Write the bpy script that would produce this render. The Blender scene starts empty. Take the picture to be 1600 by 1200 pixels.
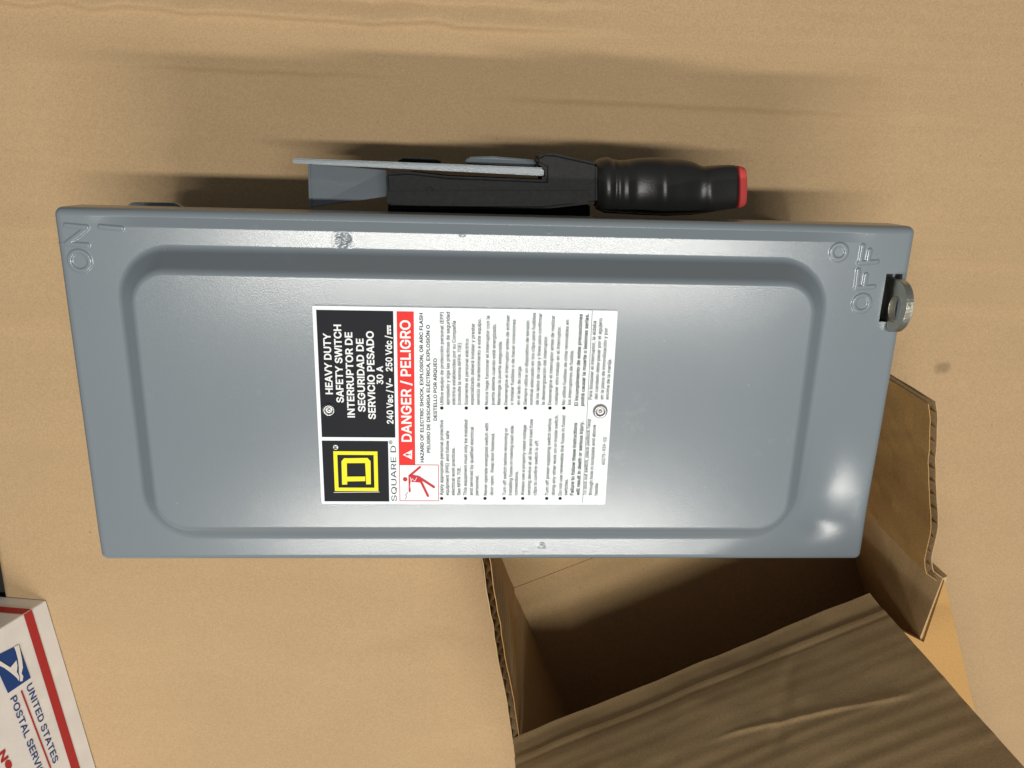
import bpy, bmesh, math, random
import numpy as np
from mathutils import Vector, Matrix

random.seed(7); rng = np.random.default_rng(7)
S = bpy.context.scene
COL = S.collection

# ------------------------------------------------------------------ camera
# world: metres, z = 0 is the flat border of the switch cover, GZ is the cardboard on the floor
F = 1200.0                                    # focal length in photo pixels (1600 wide)
CAM = np.array([-0.01003725, 0.10773218, 0.34375083])
RM = np.array([[0.9984748810365912, 0.025823423190582596, 0.04879613461827845],
               [0.011185198654715497, -0.9601533661926093, 0.2792497174932426],
               [0.054062956541606394, -0.2782780339942795, -0.9589778582043795]])
GZ = -0.124
cd = bpy.data.cameras.new('camera'); cam = bpy.data.objects.new('camera', cd); COL.objects.link(cam)
cd.sensor_width = 36.0; cd.lens = F / 1600 * 36.0; cd.clip_start = 0.01; cd.clip_end = 50
mw = Matrix.Identity(4)
for i in range(3):
    mw[i][0] = RM[0][i]; mw[i][1] = -RM[1][i]; mw[i][2] = -RM[2][i]; mw[i][3] = CAM[i]
cam.matrix_world = mw
S.camera = cam

# ------------------------------------------------------------------ light
S.view_settings.view_transform = 'Standard'; S.view_settings.look = 'None'
S.view_settings.exposure = 0.0; S.view_settings.gamma = 1.0
w = bpy.data.worlds.new('World'); S.world = w; w.use_nodes = True
w.node_tree.nodes['Background'].inputs[0].default_value = (0.92, 0.96, 1.0, 1)
w.node_tree.nodes['Background'].inputs[1].default_value = 0.15

def tube_light(name, loc, aim, power, length, width, col):
    l = bpy.data.lights.new(name, 'AREA'); l.shape = 'RECTANGLE'; l.size = length; l.size_y = width
    l.energy = power; l.color = col
    o = bpy.data.objects.new(name, l); COL.objects.link(o); o.location = loc
    d = Vector(aim) - Vector(loc)
    o.rotation_euler = d.to_track_quat('-Z', 'Y').to_euler()
    # keep the long side along world X
    q = d.to_track_quat('-Z', 'Y'); m = q.to_matrix()
    z = -d.normalized(); x = Vector((1, 0, 0)); x = (x - x.dot(z) * z).normalized(); y = z.cross(x)
    o.rotation_euler = Matrix((x, y, z)).transposed().to_euler()
    return o
tube_light('ceiling_tube_light', (0.05, -0.065, 1.55), (0.05, -0.065, 0), 19.5, 1.25, 0.045, (1.0, 0.97, 0.91))
tube_light('ceiling_tube_light', (0.06, -0.91, 1.55), (0.06, 0.0, 0), 17.5, 1.10, 0.05, (1.0, 0.965, 0.90))

# ------------------------------------------------------------------ helpers
def ray(u, v):
    d = RM.T @ np.array([(u - 800) / F, (v - 600) / F, 1.0]); return d
def at(u, v, z):
    """pixel of the photograph -> point on the horizontal plane z"""
    d = ray(u, v); t = (z - CAM[2]) / d[2]; return CAM + t * d
def on_plane(u, v, p0, n):
    d = ray(u, v); t = np.dot(np.array(p0) - CAM, n) / np.dot(d, n); return CAM + t * d

def thing(name, label, cat, loc=(0, 0, 0), group=None):
    o = bpy.data.objects.new(name, None); o.empty_display_size = 0.02; COL.objects.link(o)
    o.location = loc; o['label'] = label; o['category'] = cat
    if group: o['group'] = group
    return o
def link(name, me, mat, parent=None, smooth=False):
    if mat is not None:
        me.materials.clear(); me.materials.append(mat)
    o = bpy.data.objects.new(name, me); COL.objects.link(o)
    if parent:
        o.parent = parent
        o.location = [-c for c in root_loc(parent)]
    if smooth:
        me.polygons.foreach_set('use_smooth', [True] * len(me.polygons))
    return o
def root_loc(p):
    # meshes are written in world coordinates; children cancel the offset of their thing
    return p.location if p.type == 'EMPTY' else (0, 0, 0)
def mesh(name, v, f):
    me = bpy.data.meshes.new(name); me.from_pydata([tuple(map(float, p)) for p in v], [], [tuple(int(i) for i in q) for q in f])
    me.update(); return me
def recalc(me):
    bm = bmesh.new(); bm.from_mesh(me); bmesh.ops.recalc_face_normals(bm, faces=bm.faces); bm.to_mesh(me); bm.free(); return me
def grid_faces(nu, nv, off=0):
    i, j = np.meshgrid(np.arange(nu - 1), np.arange(nv - 1), indexing='ij')
    a = (i * nv + j).ravel() + off
    return np.stack([a, a + nv, a + nv + 1, a + 1], 1)
def fast_mesh(name, v, f):
    v = np.asarray(v, np.float32); f = np.asarray(f, np.int32)
    me = bpy.data.meshes.new(name); me.vertices.add(len(v)); me.vertices.foreach_set('co', v.ravel())
    me.loops.add(f.size); me.loops.foreach_set('vertex_index', f.ravel())
    me.polygons.add(len(f)); me.polygons.foreach_set('loop_start', np.arange(0, f.size, 4, dtype=np.int32))
    me.update(calc_edges=True); me.validate(); return me
class MB:
    def __init__(s): s.v = []; s.f = []
    def add(s, v, f):
        o = len(s.v); s.v += [tuple(p) for p in v]; s.f += [tuple(i + o for i in q) for q in f]
    def prism(s, poly, d):
        """closed polygon (list of 3-D points) extruded by vector d"""
        n = len(poly); d = np.array(d, float)
        v = [np.array(p, float) for p in poly] + [np.array(p, float) + d for p in poly]
        f = [tuple(range(n))[::-1], tuple(range(n, 2 * n))] + [(i, (i + 1) % n, n + (i + 1) % n, n + i) for i in range(n)]
        s.add(v, f)
    def box(s, lo, hi):
        x0, y0, z0 = lo; x1, y1, z1 = hi
        s.prism([(x0, y0, z0), (x1, y0, z0), (x1, y1, z0), (x0, y1, z0)], (0, 0, z1 - z0))
    def build(s, name, mat, parent=None, bevel=0, seg=2, smooth=False):
        me = recalc(mesh(name, s.v, s.f))
        if bevel:
            bm = bmesh.new(); bm.from_mesh(me)
            es = [e for e in bm.edges if len(e.link_faces) == 2 and e.calc_face_angle(0) > 0.4]
            bmesh.ops.bevel(bm, geom=es, offset=bevel, segments=seg, affect='EDGES', clamp_overlap=True)
            bm.to_mesh(me); bm.free()
        return link(name, me, mat, parent, smooth)

# smooth value noise on arrays
def vnoise(x, y, seed=0):
    xi = np.floor(x).astype(np.int64); yi = np.floor(y).astype(np.int64)
    xf = x - xi; yf = y - yi; xf = xf * xf * (3 - 2 * xf); yf = yf * yf * (3 - 2 * yf)
    def h(a, b):
        n = (a * 374761393 + b * 668265263 + seed * 2147483) & 0x7fffffff
        n = ((n ^ (n >> 13)) * 1274126177) & 0x7fffffff
        return ((n ^ (n >> 16)) & 0xffff) / 65535.0
    return (h(xi, yi) * (1 - xf) + h(xi + 1, yi) * xf) * (1 - yf) + (h(xi, yi + 1) * (1 - xf) + h(xi + 1, yi + 1) * xf) * yf - 0.5
def sstep(a, b, x):
    t = np.clip((x - a) / (b - a), 0, 1); return t * t * (3 - 2 * t)

# ------------------------------------------------------------------ materials
def new_mat(name):
    m = bpy.data.materials.new(name); m.use_nodes = True; nt = m.node_tree
    return m, nt, nt.nodes['Principled BSDF']
def N(nt, t, **kw):
    n = nt.nodes.new(t)
    for k, v in kw.items():
        if k in n.inputs: n.inputs[k].default_value = v
        else: setattr(n, k, v)
    return n
def mat_flat(name, col, rough=0.5, spec=0.5, metal=0.0, bump=0.0, bscale=900, var=0.0):
    m, nt, b = new_mat(name)
    b.inputs['Base Color'].default_value = (*col, 1); b.inputs['Roughness'].default_value = rough
    b.inputs['Specular IOR Level'].default_value = spec; b.inputs['Metallic'].default_value = metal
    tc = N(nt, 'ShaderNodeTexCoord')
    if var:
        n = N(nt, 'ShaderNodeTexNoise', Scale=bscale * 0.2, Detail=5.0); nt.links.new(tc.outputs['Object'], n.inputs['Vector'])
        r = N(nt, 'ShaderNodeValToRGB'); r.color_ramp.elements[0].position = 0.3; r.color_ramp.elements[1].position = 0.7
        r.color_ramp.elements[0].color = (*[c * (1 - var) for c in col], 1); r.color_ramp.elements[1].color = (*[min(1, c * (1 + var)) for c in col], 1)
        nt.links.new(n.outputs['Fac'], r.inputs['Fac']); nt.links.new(r.outputs['Color'], b.inputs['Base Color'])
    if bump:
        n = N(nt, 'ShaderNodeTexNoise', Scale=bscale, Detail=3.0); nt.links.new(tc.outputs['Object'], n.inputs['Vector'])
        bp = N(nt, 'ShaderNodeBump', Strength=bump, Distance=0.001); nt.links.new(n.outputs['Fac'], bp.inputs['Height'])
        nt.links.new(bp.outputs['Normal'], b.inputs['Normal'])
    return m

def mat_kraft(name, col, fleck=0.18, blotch=0.04, bump=0.25):
    m, nt, b = new_mat(name)
    tc = N(nt, 'ShaderNodeTexCoord')
    n1 = N(nt, 'ShaderNodeTexNoise', Scale=1000.0, Detail=4.0, Roughness=0.7); nt.links.new(tc.outputs['Object'], n1.inputs['Vector'])
    mp = N(nt, 'ShaderNodeMapping'); mp.inputs['Scale'].default_value = (0.6, 1.6, 1); nt.links.new(tc.outputs['Object'], mp.inputs['Vector'])
    n2 = N(nt, 'ShaderNodeTexNoise', Scale=22.0, Detail=6.0, Roughness=0.6); nt.links.new(mp.outputs['Vector'], n2.inputs['Vector'])
    r1 = N(nt, 'ShaderNodeMapRange'); r1.inputs['From Min'].default_value = 0.25; r1.inputs['From Max'].default_value = 0.75
    r1.inputs['To Min'].default_value = 1 - fleck; r1.inputs['To Max'].default_value = 1 + fleck; nt.links.new(n1.outputs['Fac'], r1.inputs['Value'])
    r2 = N(nt, 'ShaderNodeMapRange'); r2.inputs['From Min'].default_value = 0.25; r2.inputs['From Max'].default_value = 0.75
    r2.inputs['To Min'].default_value = 1 - blotch; r2.inputs['To Max'].default_value = 1 + blotch; nt.links.new(n2.outputs['Fac'], r2.inputs['Value'])
    mu = N(nt, 'ShaderNodeMath', operation='MULTIPLY'); nt.links.new(r1.outputs[0], mu.inputs[0]); nt.links.new(r2.outputs[0], mu.inputs[1])
    # dark fibre specks
    v = N(nt, 'ShaderNodeTexVoronoi', Scale=70.0); nt.links.new(tc.outputs['Object'], v.inputs['Vector'])
    sp = N(nt, 'ShaderNodeMapRange'); sp.inputs['From Min'].default_value = 0.02; sp.inputs['From Max'].default_value = 0.045
    sp.inputs['To Min'].default_value = 0.72; sp.inputs['To Max'].default_value = 1.0; nt.links.new(v.outputs['Distance'], sp.inputs['Value'])
    mu2 = N(nt, 'ShaderNodeMath', operation='MULTIPLY'); nt.links.new(mu.outputs[0], mu2.inputs[0]); nt.links.new(sp.outputs[0], mu2.inputs[1])
    vm = N(nt, 'ShaderNodeVectorMath', operation='SCALE'); vm.inputs[0].default_value = col; nt.links.new(mu2.outputs[0], vm.inputs['Scale'])
    nt.links.new(vm.outputs['Vector'], b.inputs['Base Color'])
    b.inputs['Roughness'].default_value = 0.75; b.inputs['Specular IOR Level'].default_value = 0.25
    bp = N(nt, 'ShaderNodeBump', Strength=bump, Distance=0.0006); nt.links.new(n1.outputs['Fac'], bp.inputs['Height'])
    nt.links.new(bp.outputs['Normal'], b.inputs['Normal'])
    return m, nt, b, tc, vm

def mat_paint():
    m, nt, b = new_mat('grey_enamel_paint')
    col = (0.172, 0.201, 0.222)
    tc = N(nt, 'ShaderNodeTexCoord')
    n = N(nt, 'ShaderNodeTexNoise', Scale=1800.0, Detail=3.0, Roughness=0.5); nt.links.new(tc.outputs['Object'], n.inputs['Vector'])
    n3 = N(nt, 'ShaderNodeTexNoise', Scale=14.0, Detail=3.0); nt.links.new(tc.outputs['Object'], n3.inputs['Vector'])
    ad = N(nt, 'ShaderNodeMath', operation='MULTIPLY_ADD'); ad.inputs[1].default_value = 4.0
    nt.links.new(n3.outputs['Fac'], ad.inputs[0]); nt.links.new(n.outputs['Fac'], ad.inputs[2])
    bp = N(nt, 'ShaderNodeBump', Strength=0.095, Distance=0.0004); nt.links.new(ad.outputs[0], bp.inputs['Height'])
    nt.links.new(bp.outputs['Normal'], b.inputs['Normal'])
    # rubbed, chalky scuffs
    s = N(nt, 'ShaderNodeTexNoise', Scale=160.0, Detail=6.0, Roughness=0.75); nt.links.new(tc.outputs['Object'], s.inputs['Vector'])
    s2 = N(nt, 'ShaderNodeTexNoise', Scale=24.0, Detail=2.0); nt.links.new(tc.outputs['Object'], s2.inputs['Vector'])
    mu = N(nt, 'ShaderNodeMath', operation='MULTIPLY'); nt.links.new(s.outputs['Fac'], mu.inputs[0]); nt.links.new(s2.outputs['Fac'], mu.inputs[1])
    mr = N(nt, 'ShaderNodeMapRange'); mr.inputs['From Min'].default_value = 0.36; mr.inputs['From Max'].default_value = 0.50
    mr.inputs['To Min'].default_value = 0.0; mr.inputs['To Max'].default_value = 0.14; nt.links.new(mu.outputs[0], mr.inputs['Value'])
    # dust specks
    v = N(nt, 'ShaderNodeTexVoronoi', Scale=55.0); nt.links.new(tc.outputs['Object'], v.inputs['Vector'])
    sp = N(nt, 'ShaderNodeMapRange'); sp.inputs['From Min'].default_value = 0.012; sp.inputs['From Max'].default_value = 0.022
    sp.inputs['To Min'].default_value = 0.6; sp.inputs['To Max'].default_value = 0.0; nt.links.new(v.outputs['Distance'], sp.inputs['Value'])
    mx = N(nt, 'ShaderNodeMath', operation='MAXIMUM'); nt.links.new(mr.outputs[0], mx.inputs[0]); nt.links.new(sp.outputs[0], mx.inputs[1])
    mix = N(nt, 'ShaderNodeMix', data_type='RGBA'); mix.inputs['A'].default_value = (*col, 1); mix.inputs['B'].default_value = (0.36, 0.38, 0.38, 1)
    nt.links.new(mx.outputs[0], mix.inputs['Factor']); nt.links.new(mix.outputs['Result'], b.inputs['Base Color'])
    rr = N(nt, 'ShaderNodeMapRange'); rr.inputs['To Min'].default_value = 0.20; rr.inputs['To Max'].default_value = 0.25
    nt.links.new(n3.outputs['Fac'], rr.inputs['Value']); nt.links.new(rr.outputs[0], b.inputs['Roughness'])
    b.inputs['Specular IOR Level'].default_value = 0.72
    return m

M_PAINT = mat_paint()
KRAFT = (0.435, 0.298, 0.162)
M_SHEET, nt_s, b_s, tc_s, vm_s = mat_kraft('kraft_sheet', KRAFT)
M_CARTON = mat_kraft('kraft_carton', (0.47, 0.315, 0.155))[0]
M_OUTER = mat_kraft('kraft_carton_outer', (0.43, 0.245, 0.085))[0]
M_FLUTE = mat_kraft('kraft_flute', (0.50, 0.36, 0.20))[0]
M_BLACK = mat_flat('black_moulded_plastic', (0.016, 0.016, 0.017), 0.62, 0.18, bump=0.10, bscale=2500, var=0.25)
M_BLACKG = mat_flat('black_glossy_plastic', (0.014, 0.014, 0.014), 0.33, 0.35, bump=0.05, bscale=700)
M_RED = mat_flat('red_plastic', (0.50, 0.060, 0.055), 0.7, 0.15, bump=0.1)
M_STEEL = mat_flat('zinc_plated_steel', (0.58, 0.56, 0.47), 0.30, 0.5, 1.0, bump=0.15, bscale=700)
M_RIVET = mat_flat('bright_rivet_steel', (0.40, 0.40, 0.40), 0.34, 0.5, 1.0, bump=0.1)
M_LABEL = mat_flat('white_vinyl', (0.78, 0.83, 0.85), 0.6, 0.15, bump=0.04, bscale=500)
M_INK = mat_flat('black_ink', (0.010, 0.011, 0.015), 0.6, 0.15)
M_TINK = mat_flat('grey_black_ink', (0.014, 0.014, 0.017), 0.6, 0.15)
M_WINK = mat_flat('white_ink', (0.78, 0.80, 0.80), 0.6, 0.15)
M_RINK = mat_flat('red_ink', (0.72, 0.035, 0.03), 0.6, 0.15)
M_RINK2 = mat_flat('dark_red_ink', (0.55, 0.035, 0.045), 0.6, 0.15)
M_YINK = mat_flat('yellow_ink', (0.83, 0.74, 0.03), 0.6, 0.15)
M_MAIL = mat_flat('white_box_board', (0.88, 0.85, 0.81), 0.5, 0.35, bump=0.08, bscale=300, var=0.05)
M_MAILRED = mat_flat('postal_red_print', (0.47, 0.035, 0.035), 0.5, 0.3)
M_MAILBLUE = mat_flat('postal_blue_print', (0.012, 0.06, 0.24), 0.5, 0.3)
M_FLOOR = mat_flat('dark_floor_paint', (0.02, 0.017, 0.015), 0.6, 0.3, bump=0.1)
M_DARK = mat_flat('dark_inner_steel', (0.03, 0.03, 0.03), 0.5)

# oily stain on the sheet, right of the switch, and a few scuffs
def stains():
    nt = nt_s; prev = vm_s.outputs['Vector']
    for (u, v, rx, ry, k) in ((1473, 575, 0.0072, 0.0050, 0.33), (462, 552, 0.0016, 0.0024, 0.45), (140, 832, 0.0010, 0.0010, 0.4)):
        p = at(u, v, GZ)
        mp = N(nt, 'ShaderNodeMapping'); mp.inputs['Location'].default_value = (-p[0] / rx, -p[1] / ry, 0); mp.inputs['Scale'].default_value = (1 / rx, 1 / ry, 0)
        nt.links.new(tc_s.outputs['Object'], mp.inputs['Vector'])
        ln = N(nt, 'ShaderNodeVectorMath', operation='LENGTH'); nt.links.new(mp.outputs['Vector'], ln.inputs[0])
        nz = N(nt, 'ShaderNodeTexNoise', Scale=220.0, Detail=3.0); nt.links.new(tc_s.outputs['Object'], nz.inputs['Vector'])
        ad = N(nt, 'ShaderNodeMath', operation='MULTIPLY_ADD'); ad.inputs[1].default_value = 1.1; nt.links.new(nz.outputs['Fac'], ad.inputs[0]); nt.links.new(ln.outputs['Value'], ad.inputs[2])
        mr = N(nt, 'ShaderNodeMapRange'); mr.inputs['From Min'].default_value = 0.9; mr.inputs['From Max'].default_value = 1.6
        mr.inputs['To Min'].default_value = 1 - k; mr.inputs['To Max'].default_value = 1.0; nt.links.new(ad.outputs[0], mr.inputs['Value'])
        vm = N(nt, 'ShaderNodeVectorMath', operation='SCALE'); nt.links.new(prev, vm.inputs[0]); nt.links.new(mr.outputs[0], vm.inputs['Scale'])
        prev = vm.outputs['Vector']
    nt.links.new(prev, b_s.inputs['Base Color'])
stains()

# ------------------------------------------------------------------ the cardboard sheet on the floor
def py(v, u=800):                       # ground Y of a photo row
    return at(u, v, GZ)[1]
def build_sheet():
    e0 = at(0, 880, GZ); e1 = at(8.5, 930, GZ); ed = (e1 - e0) / (e1[1] - e0[1])    # cut edge of the sheet, left
    xs = np.concatenate([np.linspace(0, 1, 420)]); ys = np.concatenate([np.linspace(-1.2, -0.42, 20)[:-1], np.linspace(-0.42, 0.30, 640), np.linspace(0.30, 1.0, 20)[1:]])
    X1 = 1.1
    G = np.zeros((len(xs), len(ys), 3))
    xl = e0[0] + ed[0] * (ys - e0[1])
    u = xs[:, None]
    uu = np.where(u < 0.75, u / 0.75 * 0.80, 0)      # dense part up to x about 0.45
    X = np.where(u < 0.8, xl[None, :] + (0.48 - xl[None, :]) * (u / 0.8), 0.48 + (X1 - 0.48) * (u - 0.8) / 0.2)
    Y = np.broadcast_to(ys[None, :], X.shape)
    Z = np.zeros_like(X)
    # buckled creases that run across the sheet (one side steep, one side easy)
    def crease(v0, v1, u0, u1, amp, steep, easy, sgn=1, wob=0.0012, sd=1, soft=0.05):
        nonlocal Z
        xa = at(u0, (v0 + v1) / 2, GZ)[0]; xb = at(u1, (v0 + v1) / 2, GZ)[0]
        yc = py(v0) + (py(v1) - py(v0)) * np.clip((X - xa) / (xb - xa), -0.5, 1.5) + wob * 2 * vnoise(X * 60, X * 0 + sd, sd)
        d = (Y - yc) * sgn
        prof = np.where(d > 0, np.exp(-(d / (0.55 * steep)) ** 2), np.exp(-(d / easy) ** 2))
        Z += 2.2 * amp * prof * sstep(xa - soft, xa + soft, X) * (1 - sstep(xb - soft, xb + soft, X))
    crease(28, 44, -200, 900, 0.0018, 0.0026, 0.011, -1, 0.0015, 3)
    crease(-2, 3, 330, 900, 0.0014, 0.003, 0.010, -1, 0.0012, 5)
    crease(118, 122, 150, 600, 0.0010, 0.004, 0.012, -1, 0.0006, 7)
    crease(150, 158, 780, 1420, 0.0013, 0.005, 0.022, -1, 0.0004, 9)
    crease(372, 378, -60, 110, 0.0008, 0.003, 0.010, -1, 0.0003, 11)
    crease(394, 402, 1400, 1700, 0.0007, 0.003, 0.012, -1, 0.0003, 13)
    crease(470, 476, 1400, 1700, 0.0006, 0.003, 0.012, -1, 0.0003, 15)
    crease(520, 530, -60, 150, 0.0006, 0.004, 0.014, -1, 0.0004, 17)
    crease(1000, 1010, 150, 760, 0.0006, 0.006, 0.020, -1, 0.0006, 19)
    # faint washboard of the flutes and long undulation
    Z += 0.00008 * np.sin(Y * 2 * math.pi / 0.0085) * (0.5 + vnoise(X * 12, Y * 20, 21))
    Z += 0.0007 * vnoise(X * 2.0, Y * 12.0, 23) + 0.0002 * vnoise(X * 7.0, Y * 40.0, 25)
    # press it flat under the switch so that nothing pokes through
    foot = sstep(-0.215, -0.185, X) * (1 - sstep(0.185, 0.30, X)) * sstep(-0.40, -0.36, Y) * (1 - sstep(0.075, 0.10, Y))
    Z *= 1 - 0.9 * foot
    V = np.stack([X, Y, Z + GZ - 0.0006], -1).reshape(-1, 3)
    f = grid_faces(len(xs), len(ys))
    # skirt at the cut edge: thickness of the board
    n0 = len(V); edge = V[:len(ys)].copy(); edge[:, 2] -= 0.004; edge[:, 0] += 0.0002
    V = np.concatenate([V, edge]); a = np.arange(len(ys) - 1)
    f = np.concatenate([f, np.stack([a, a + 1, a + 1 + n0, a + n0], 1)])
    o = link('cardboard_ground', fast_mesh('cardboard_ground', V, f), M_SHEET, smooth=True)
    o['kind'] = 'structure'; o['label'] = 'flattened brown cardboard sheet lying under everything'
build_sheet()
fl = MB(); fl.add([(-3, -3, GZ - 0.006), (3, -3, GZ - 0.006), (3, 3, GZ - 0.006), (-3, 3, GZ - 0.006)], [(0, 1, 2, 3)])
o = fl.build('floor', M_FLOOR); o['kind'] = 'structure'

# ------------------------------------------------------------------ the safety switch
SW = thing('safety_switch', 'grey steel electrical safety switch enclosure lying face up with black side handle', 'safety switch', (0, 0, GZ))
HX, HY = 0.189, 0.0842
PH = 0.0112                                   # height of the raised centre panel
R0 = 0.0035

def seg_d(X, Y, a, b):
    ax, ay = a; bx, by = b; dx, dy = bx - ax, by - ay; L2 = dx * dx + dy * dy
    t = np.clip(((X - ax) * dx + (Y - ay) * dy) / L2, 0, 1)
    return np.hypot(X - ax - t * dx, Y - ay - t * dy)
def W0(u, v):
    p = at(u, v, 0.0); return (p[0], p[1])

slot = [W0(1381, 429), W0(1408, 427), W0(1401, 503), W0(1377, 503)]
SX0 = (slot[0][0] + slot[3][0]) / 2; SX1 = (slot[1][0] + slot[2][0]) / 2
SY1 = (slot[0][1] + slot[1][1]) / 2; SY0 = (slot[2][1] + slot[3][1]) / 2

def cover_height(X, Y):
    Z = np.zeros_like(X)
    # raised centre panel
    fx0 = at(187.5, 459, 0)[0]; fx1 = at(1290, 470, 0)[0]; fy1 = at(700, 394, 0)[1]; fy0 = at(700, 839, 0)[1]
    cx, cy = (fx0 + fx1) / 2, (fy0 + fy1) / 2; hx, hy = (fx1 - fx0) / 2, (fy1 - fy0) / 2; r = 0.024
    qx = np.abs(X - cx) - (hx - r); qy = np.abs(Y - cy) - (hy - r)
    sd = np.hypot(np.maximum(qx, 0), np.maximum(qy, 0)) + np.minimum(np.maximum(qx, qy), 0) - r   # <0 inside
    d = -sd
    SL = 0.0095; k = 0.0016
    def softplus(x): return np.where(np.abs(x) < k, (x + k) ** 2 / (4 * k), np.maximum(x, 0))
    ramp = softplus(d - 0.0006) - softplus(d - SL)
    Z += PH * ramp / (SL - 0.0006)
    # the plateau crowns a little
    Z += 0.00004 * sstep(SL, SL + 0.022, d)
    # rolled long edges of the border
    xe = sstep(-0.176, -0.150, X) * (1 - sstep(0.138, 0.174, X))
    Z -= 0.0016 * np.clip((Y - (HY - R0 - 0.0042)) / 0.0042, 0, 1) * xe
    Z -= 0.03 * np.maximum(0, -(Y + HY - R0 - 0.011)) * (1 - sstep(0.100, 0.140, X))
    # oil-canned bottom right corner
    c = at(1296, 792, 0); Z -= 0.0034 * np.exp(-((X - c[0] + 0.004) / 0.0165) ** 2 - ((Y - c[1] + 0.002) / 0.030) ** 2) * (1 - sstep(-0.005, 0.005, d)) * sstep(0, 0.020, Y + HY - R0)
    c = at(1244, 826, 0); Z += 0.00018 * np.exp(-((X - c[0] - 0.004) / 0.006) ** 2 - ((Y - c[1]) / 0.004) ** 2)
    # embossed ON / OFF marks
    segs = [((103, 352), (136, 355)), ((104, 381), (137, 383)), ((105, 380), (135, 357)), ((157, 354), (190, 357)),
            ((1337, 450), (1365, 448)), ((1338, 448), (1341, 422)), ((1350, 446), (1353, 429)),
            ((1342, 411), (1370, 409)), ((1344, 409), (1348, 384)), ((1356, 406), (1359, 391))]
    D = np.full_like(X, 1.0)
    for a, b in segs: D = np.minimum(D, seg_d(X, Y, W0(*a), W0(*b)))
    for (u, v, rp) in ((124.7, 407.8, 15.5), (1310.6, 394, 11.5), (1346.4, 474, 12.5)):
        c = W0(u, v); e = W0(u + rp, v); rr = abs(e[0] - c[0])
        D = np.minimum(D, np.abs(np.hypot(X - c[0], Y - c[1]) - rr))
    Z += 0.00055 * (1 - sstep(0.00065, 0.00125, D))
    # paint-filled dent on the upper border
    c = W0(536, 375); rr = np.hypot((X - c[0]) / 1.1, Y - c[1])
    nz = vnoise(X * 900, Y * 900, 31) + 0.6 * vnoise(X * 2000, Y * 2000, 33)
    Z += 0.0006 * nz * (1 - sstep(0.0012, 0.0044, rr)) + 0.00012 * np.exp(-((rr - 0.0038) / 0.0009) ** 2) - 0.00020 * np.exp(-(rr / 0.006) ** 2)
    for (u, v, s) in ((447, 336, .5), (660, 357, .45), (325, 352, .5), (859, 360, .45), (722, 364, .35), (470, 352, .35), (958, 368, .3), (846, 853, .5), (820, 856, .6), (752, 851, .5)):
        c = W0(u, v); rr = np.hypot(X - c[0], Y - c[1])
        Z += 0.00022 * np.exp(-((rr - 0.0026 * s) / 0.0005) ** 2) * np.clip(vnoise(X * 420, Y * 420, 35) * 3.0, 0, 1)
    return Z

def build_cover():
    ix, iy = HX - R0, HY - R0
    xs = np.unique(np.concatenate([np.linspace(-ix, -0.135, 200), np.linspace(-0.135, 0.135, 460), np.linspace(0.135, ix, 200), [SX0, SX1]]))
    ys = np.unique(np.concatenate([np.linspace(-iy, 0.025, 230), np.linspace(0.025, iy, 225), [SY0, SY1]]))
    xs = xs[np.concatenate([[True], np.diff(xs) > 1e-7])]; ys = ys[np.concatenate([[True], np.diff(ys) > 1e-7])]
    X, Y = np.meshgrid(xs, ys, indexing='ij'); Z = cover_height(X, Y)
    nx, ny = X.shape
    V = np.stack([X, Y, Z], -1).reshape(-1, 3); f = grid_faces(nx, ny)
    mid = V[f].mean(1); hole = (mid[:, 0] > SX0) & (mid[:, 0] < SX1) & (mid[:, 1] > SY0) & (mid[:, 1] < SY1)
    f = f[~hole]
    # boundary loop, counter-clockwise, with outward directions
    idx = lambda i, j: i * ny + j
    loop = [(idx(i, 0), (0, -1)) for i in range(nx)]
    def corner(i, a0, a1): return [(i, (math.cos(a), math.sin(a))) for a in np.linspace(a0, a1, 7)[1:-1]]
    h = math.pi / 2
    loop += corner(idx(nx - 1, 0), -h, 0)
    loop += [(idx(nx - 1, j), (1, 0)) for j in range(ny)] + corner(idx(nx - 1, ny - 1), 0, h)
    loop += [(idx(i, ny - 1), (0, 1)) for i in range(nx - 1, -1, -1)] + corner(idx(0, ny - 1), h, 2 * h)
    loop += [(idx(0, j), (-1, 0)) for j in range(ny - 1, -1, -1)] + corner(idx(0, 0), 2 * h, 3 * h)
    base = np.array([V[i] for i, _ in loop]); out = np.array([d for _, d in loop])
    rings = [np.array([i for i, _ in loop])]
    off = len(V); extra = []
    prof = [(0.00002, 0.0)] + [(R0 * math.sin(t), -R0 * (1 - math.cos(t))) for t in np.linspace(0, h, 8)[1:]] + [(R0, -0.010), (R0, -0.019)]
    for (r, z) in prof:
        p = base.copy(); p[:, :2] += out * r; p[:, 2] = (p[:, 2] * (1 if z > -0.009 else 0)) + z
        extra.append(p); rings.append(np.arange(len(loop)) + off); off += len(loop)
    V = np.concatenate([V] + extra); q = []
    n = len(loop); a = np.arange(n); bq = (a + 1) % n
    for r0, r1 in zip(rings[:-1], rings[1:]):
        q.append(np.stack([r0[a], r1[a], r1[bq], r0[bq]], 1))
    f = np.concatenate([f] + q)
    # walls of the slot (sheet thickness)
    z0 = 0.0
    sl = MB()
    o = link('cover', fast_mesh('cover', V, f), M_PAINT, SW, smooth=True)
    t = 0.0022
    for (a, b) in (((SX0, SY0), (SX1, SY0)), ((SX1, SY0), (SX1, SY1)), ((SX1, SY1), (SX0, SY1)), ((SX0, SY1), (SX0, SY0))):
        sl.add([(a[0], a[1], 0), (b[0], b[1], 0), (b[0], b[1], -t), (a[0], a[1], -t)], [(0, 1, 2, 3)])
    s = sl.build('slot_edge', M_PAINT, o)
    return o
COVER = build_cover()

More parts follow.
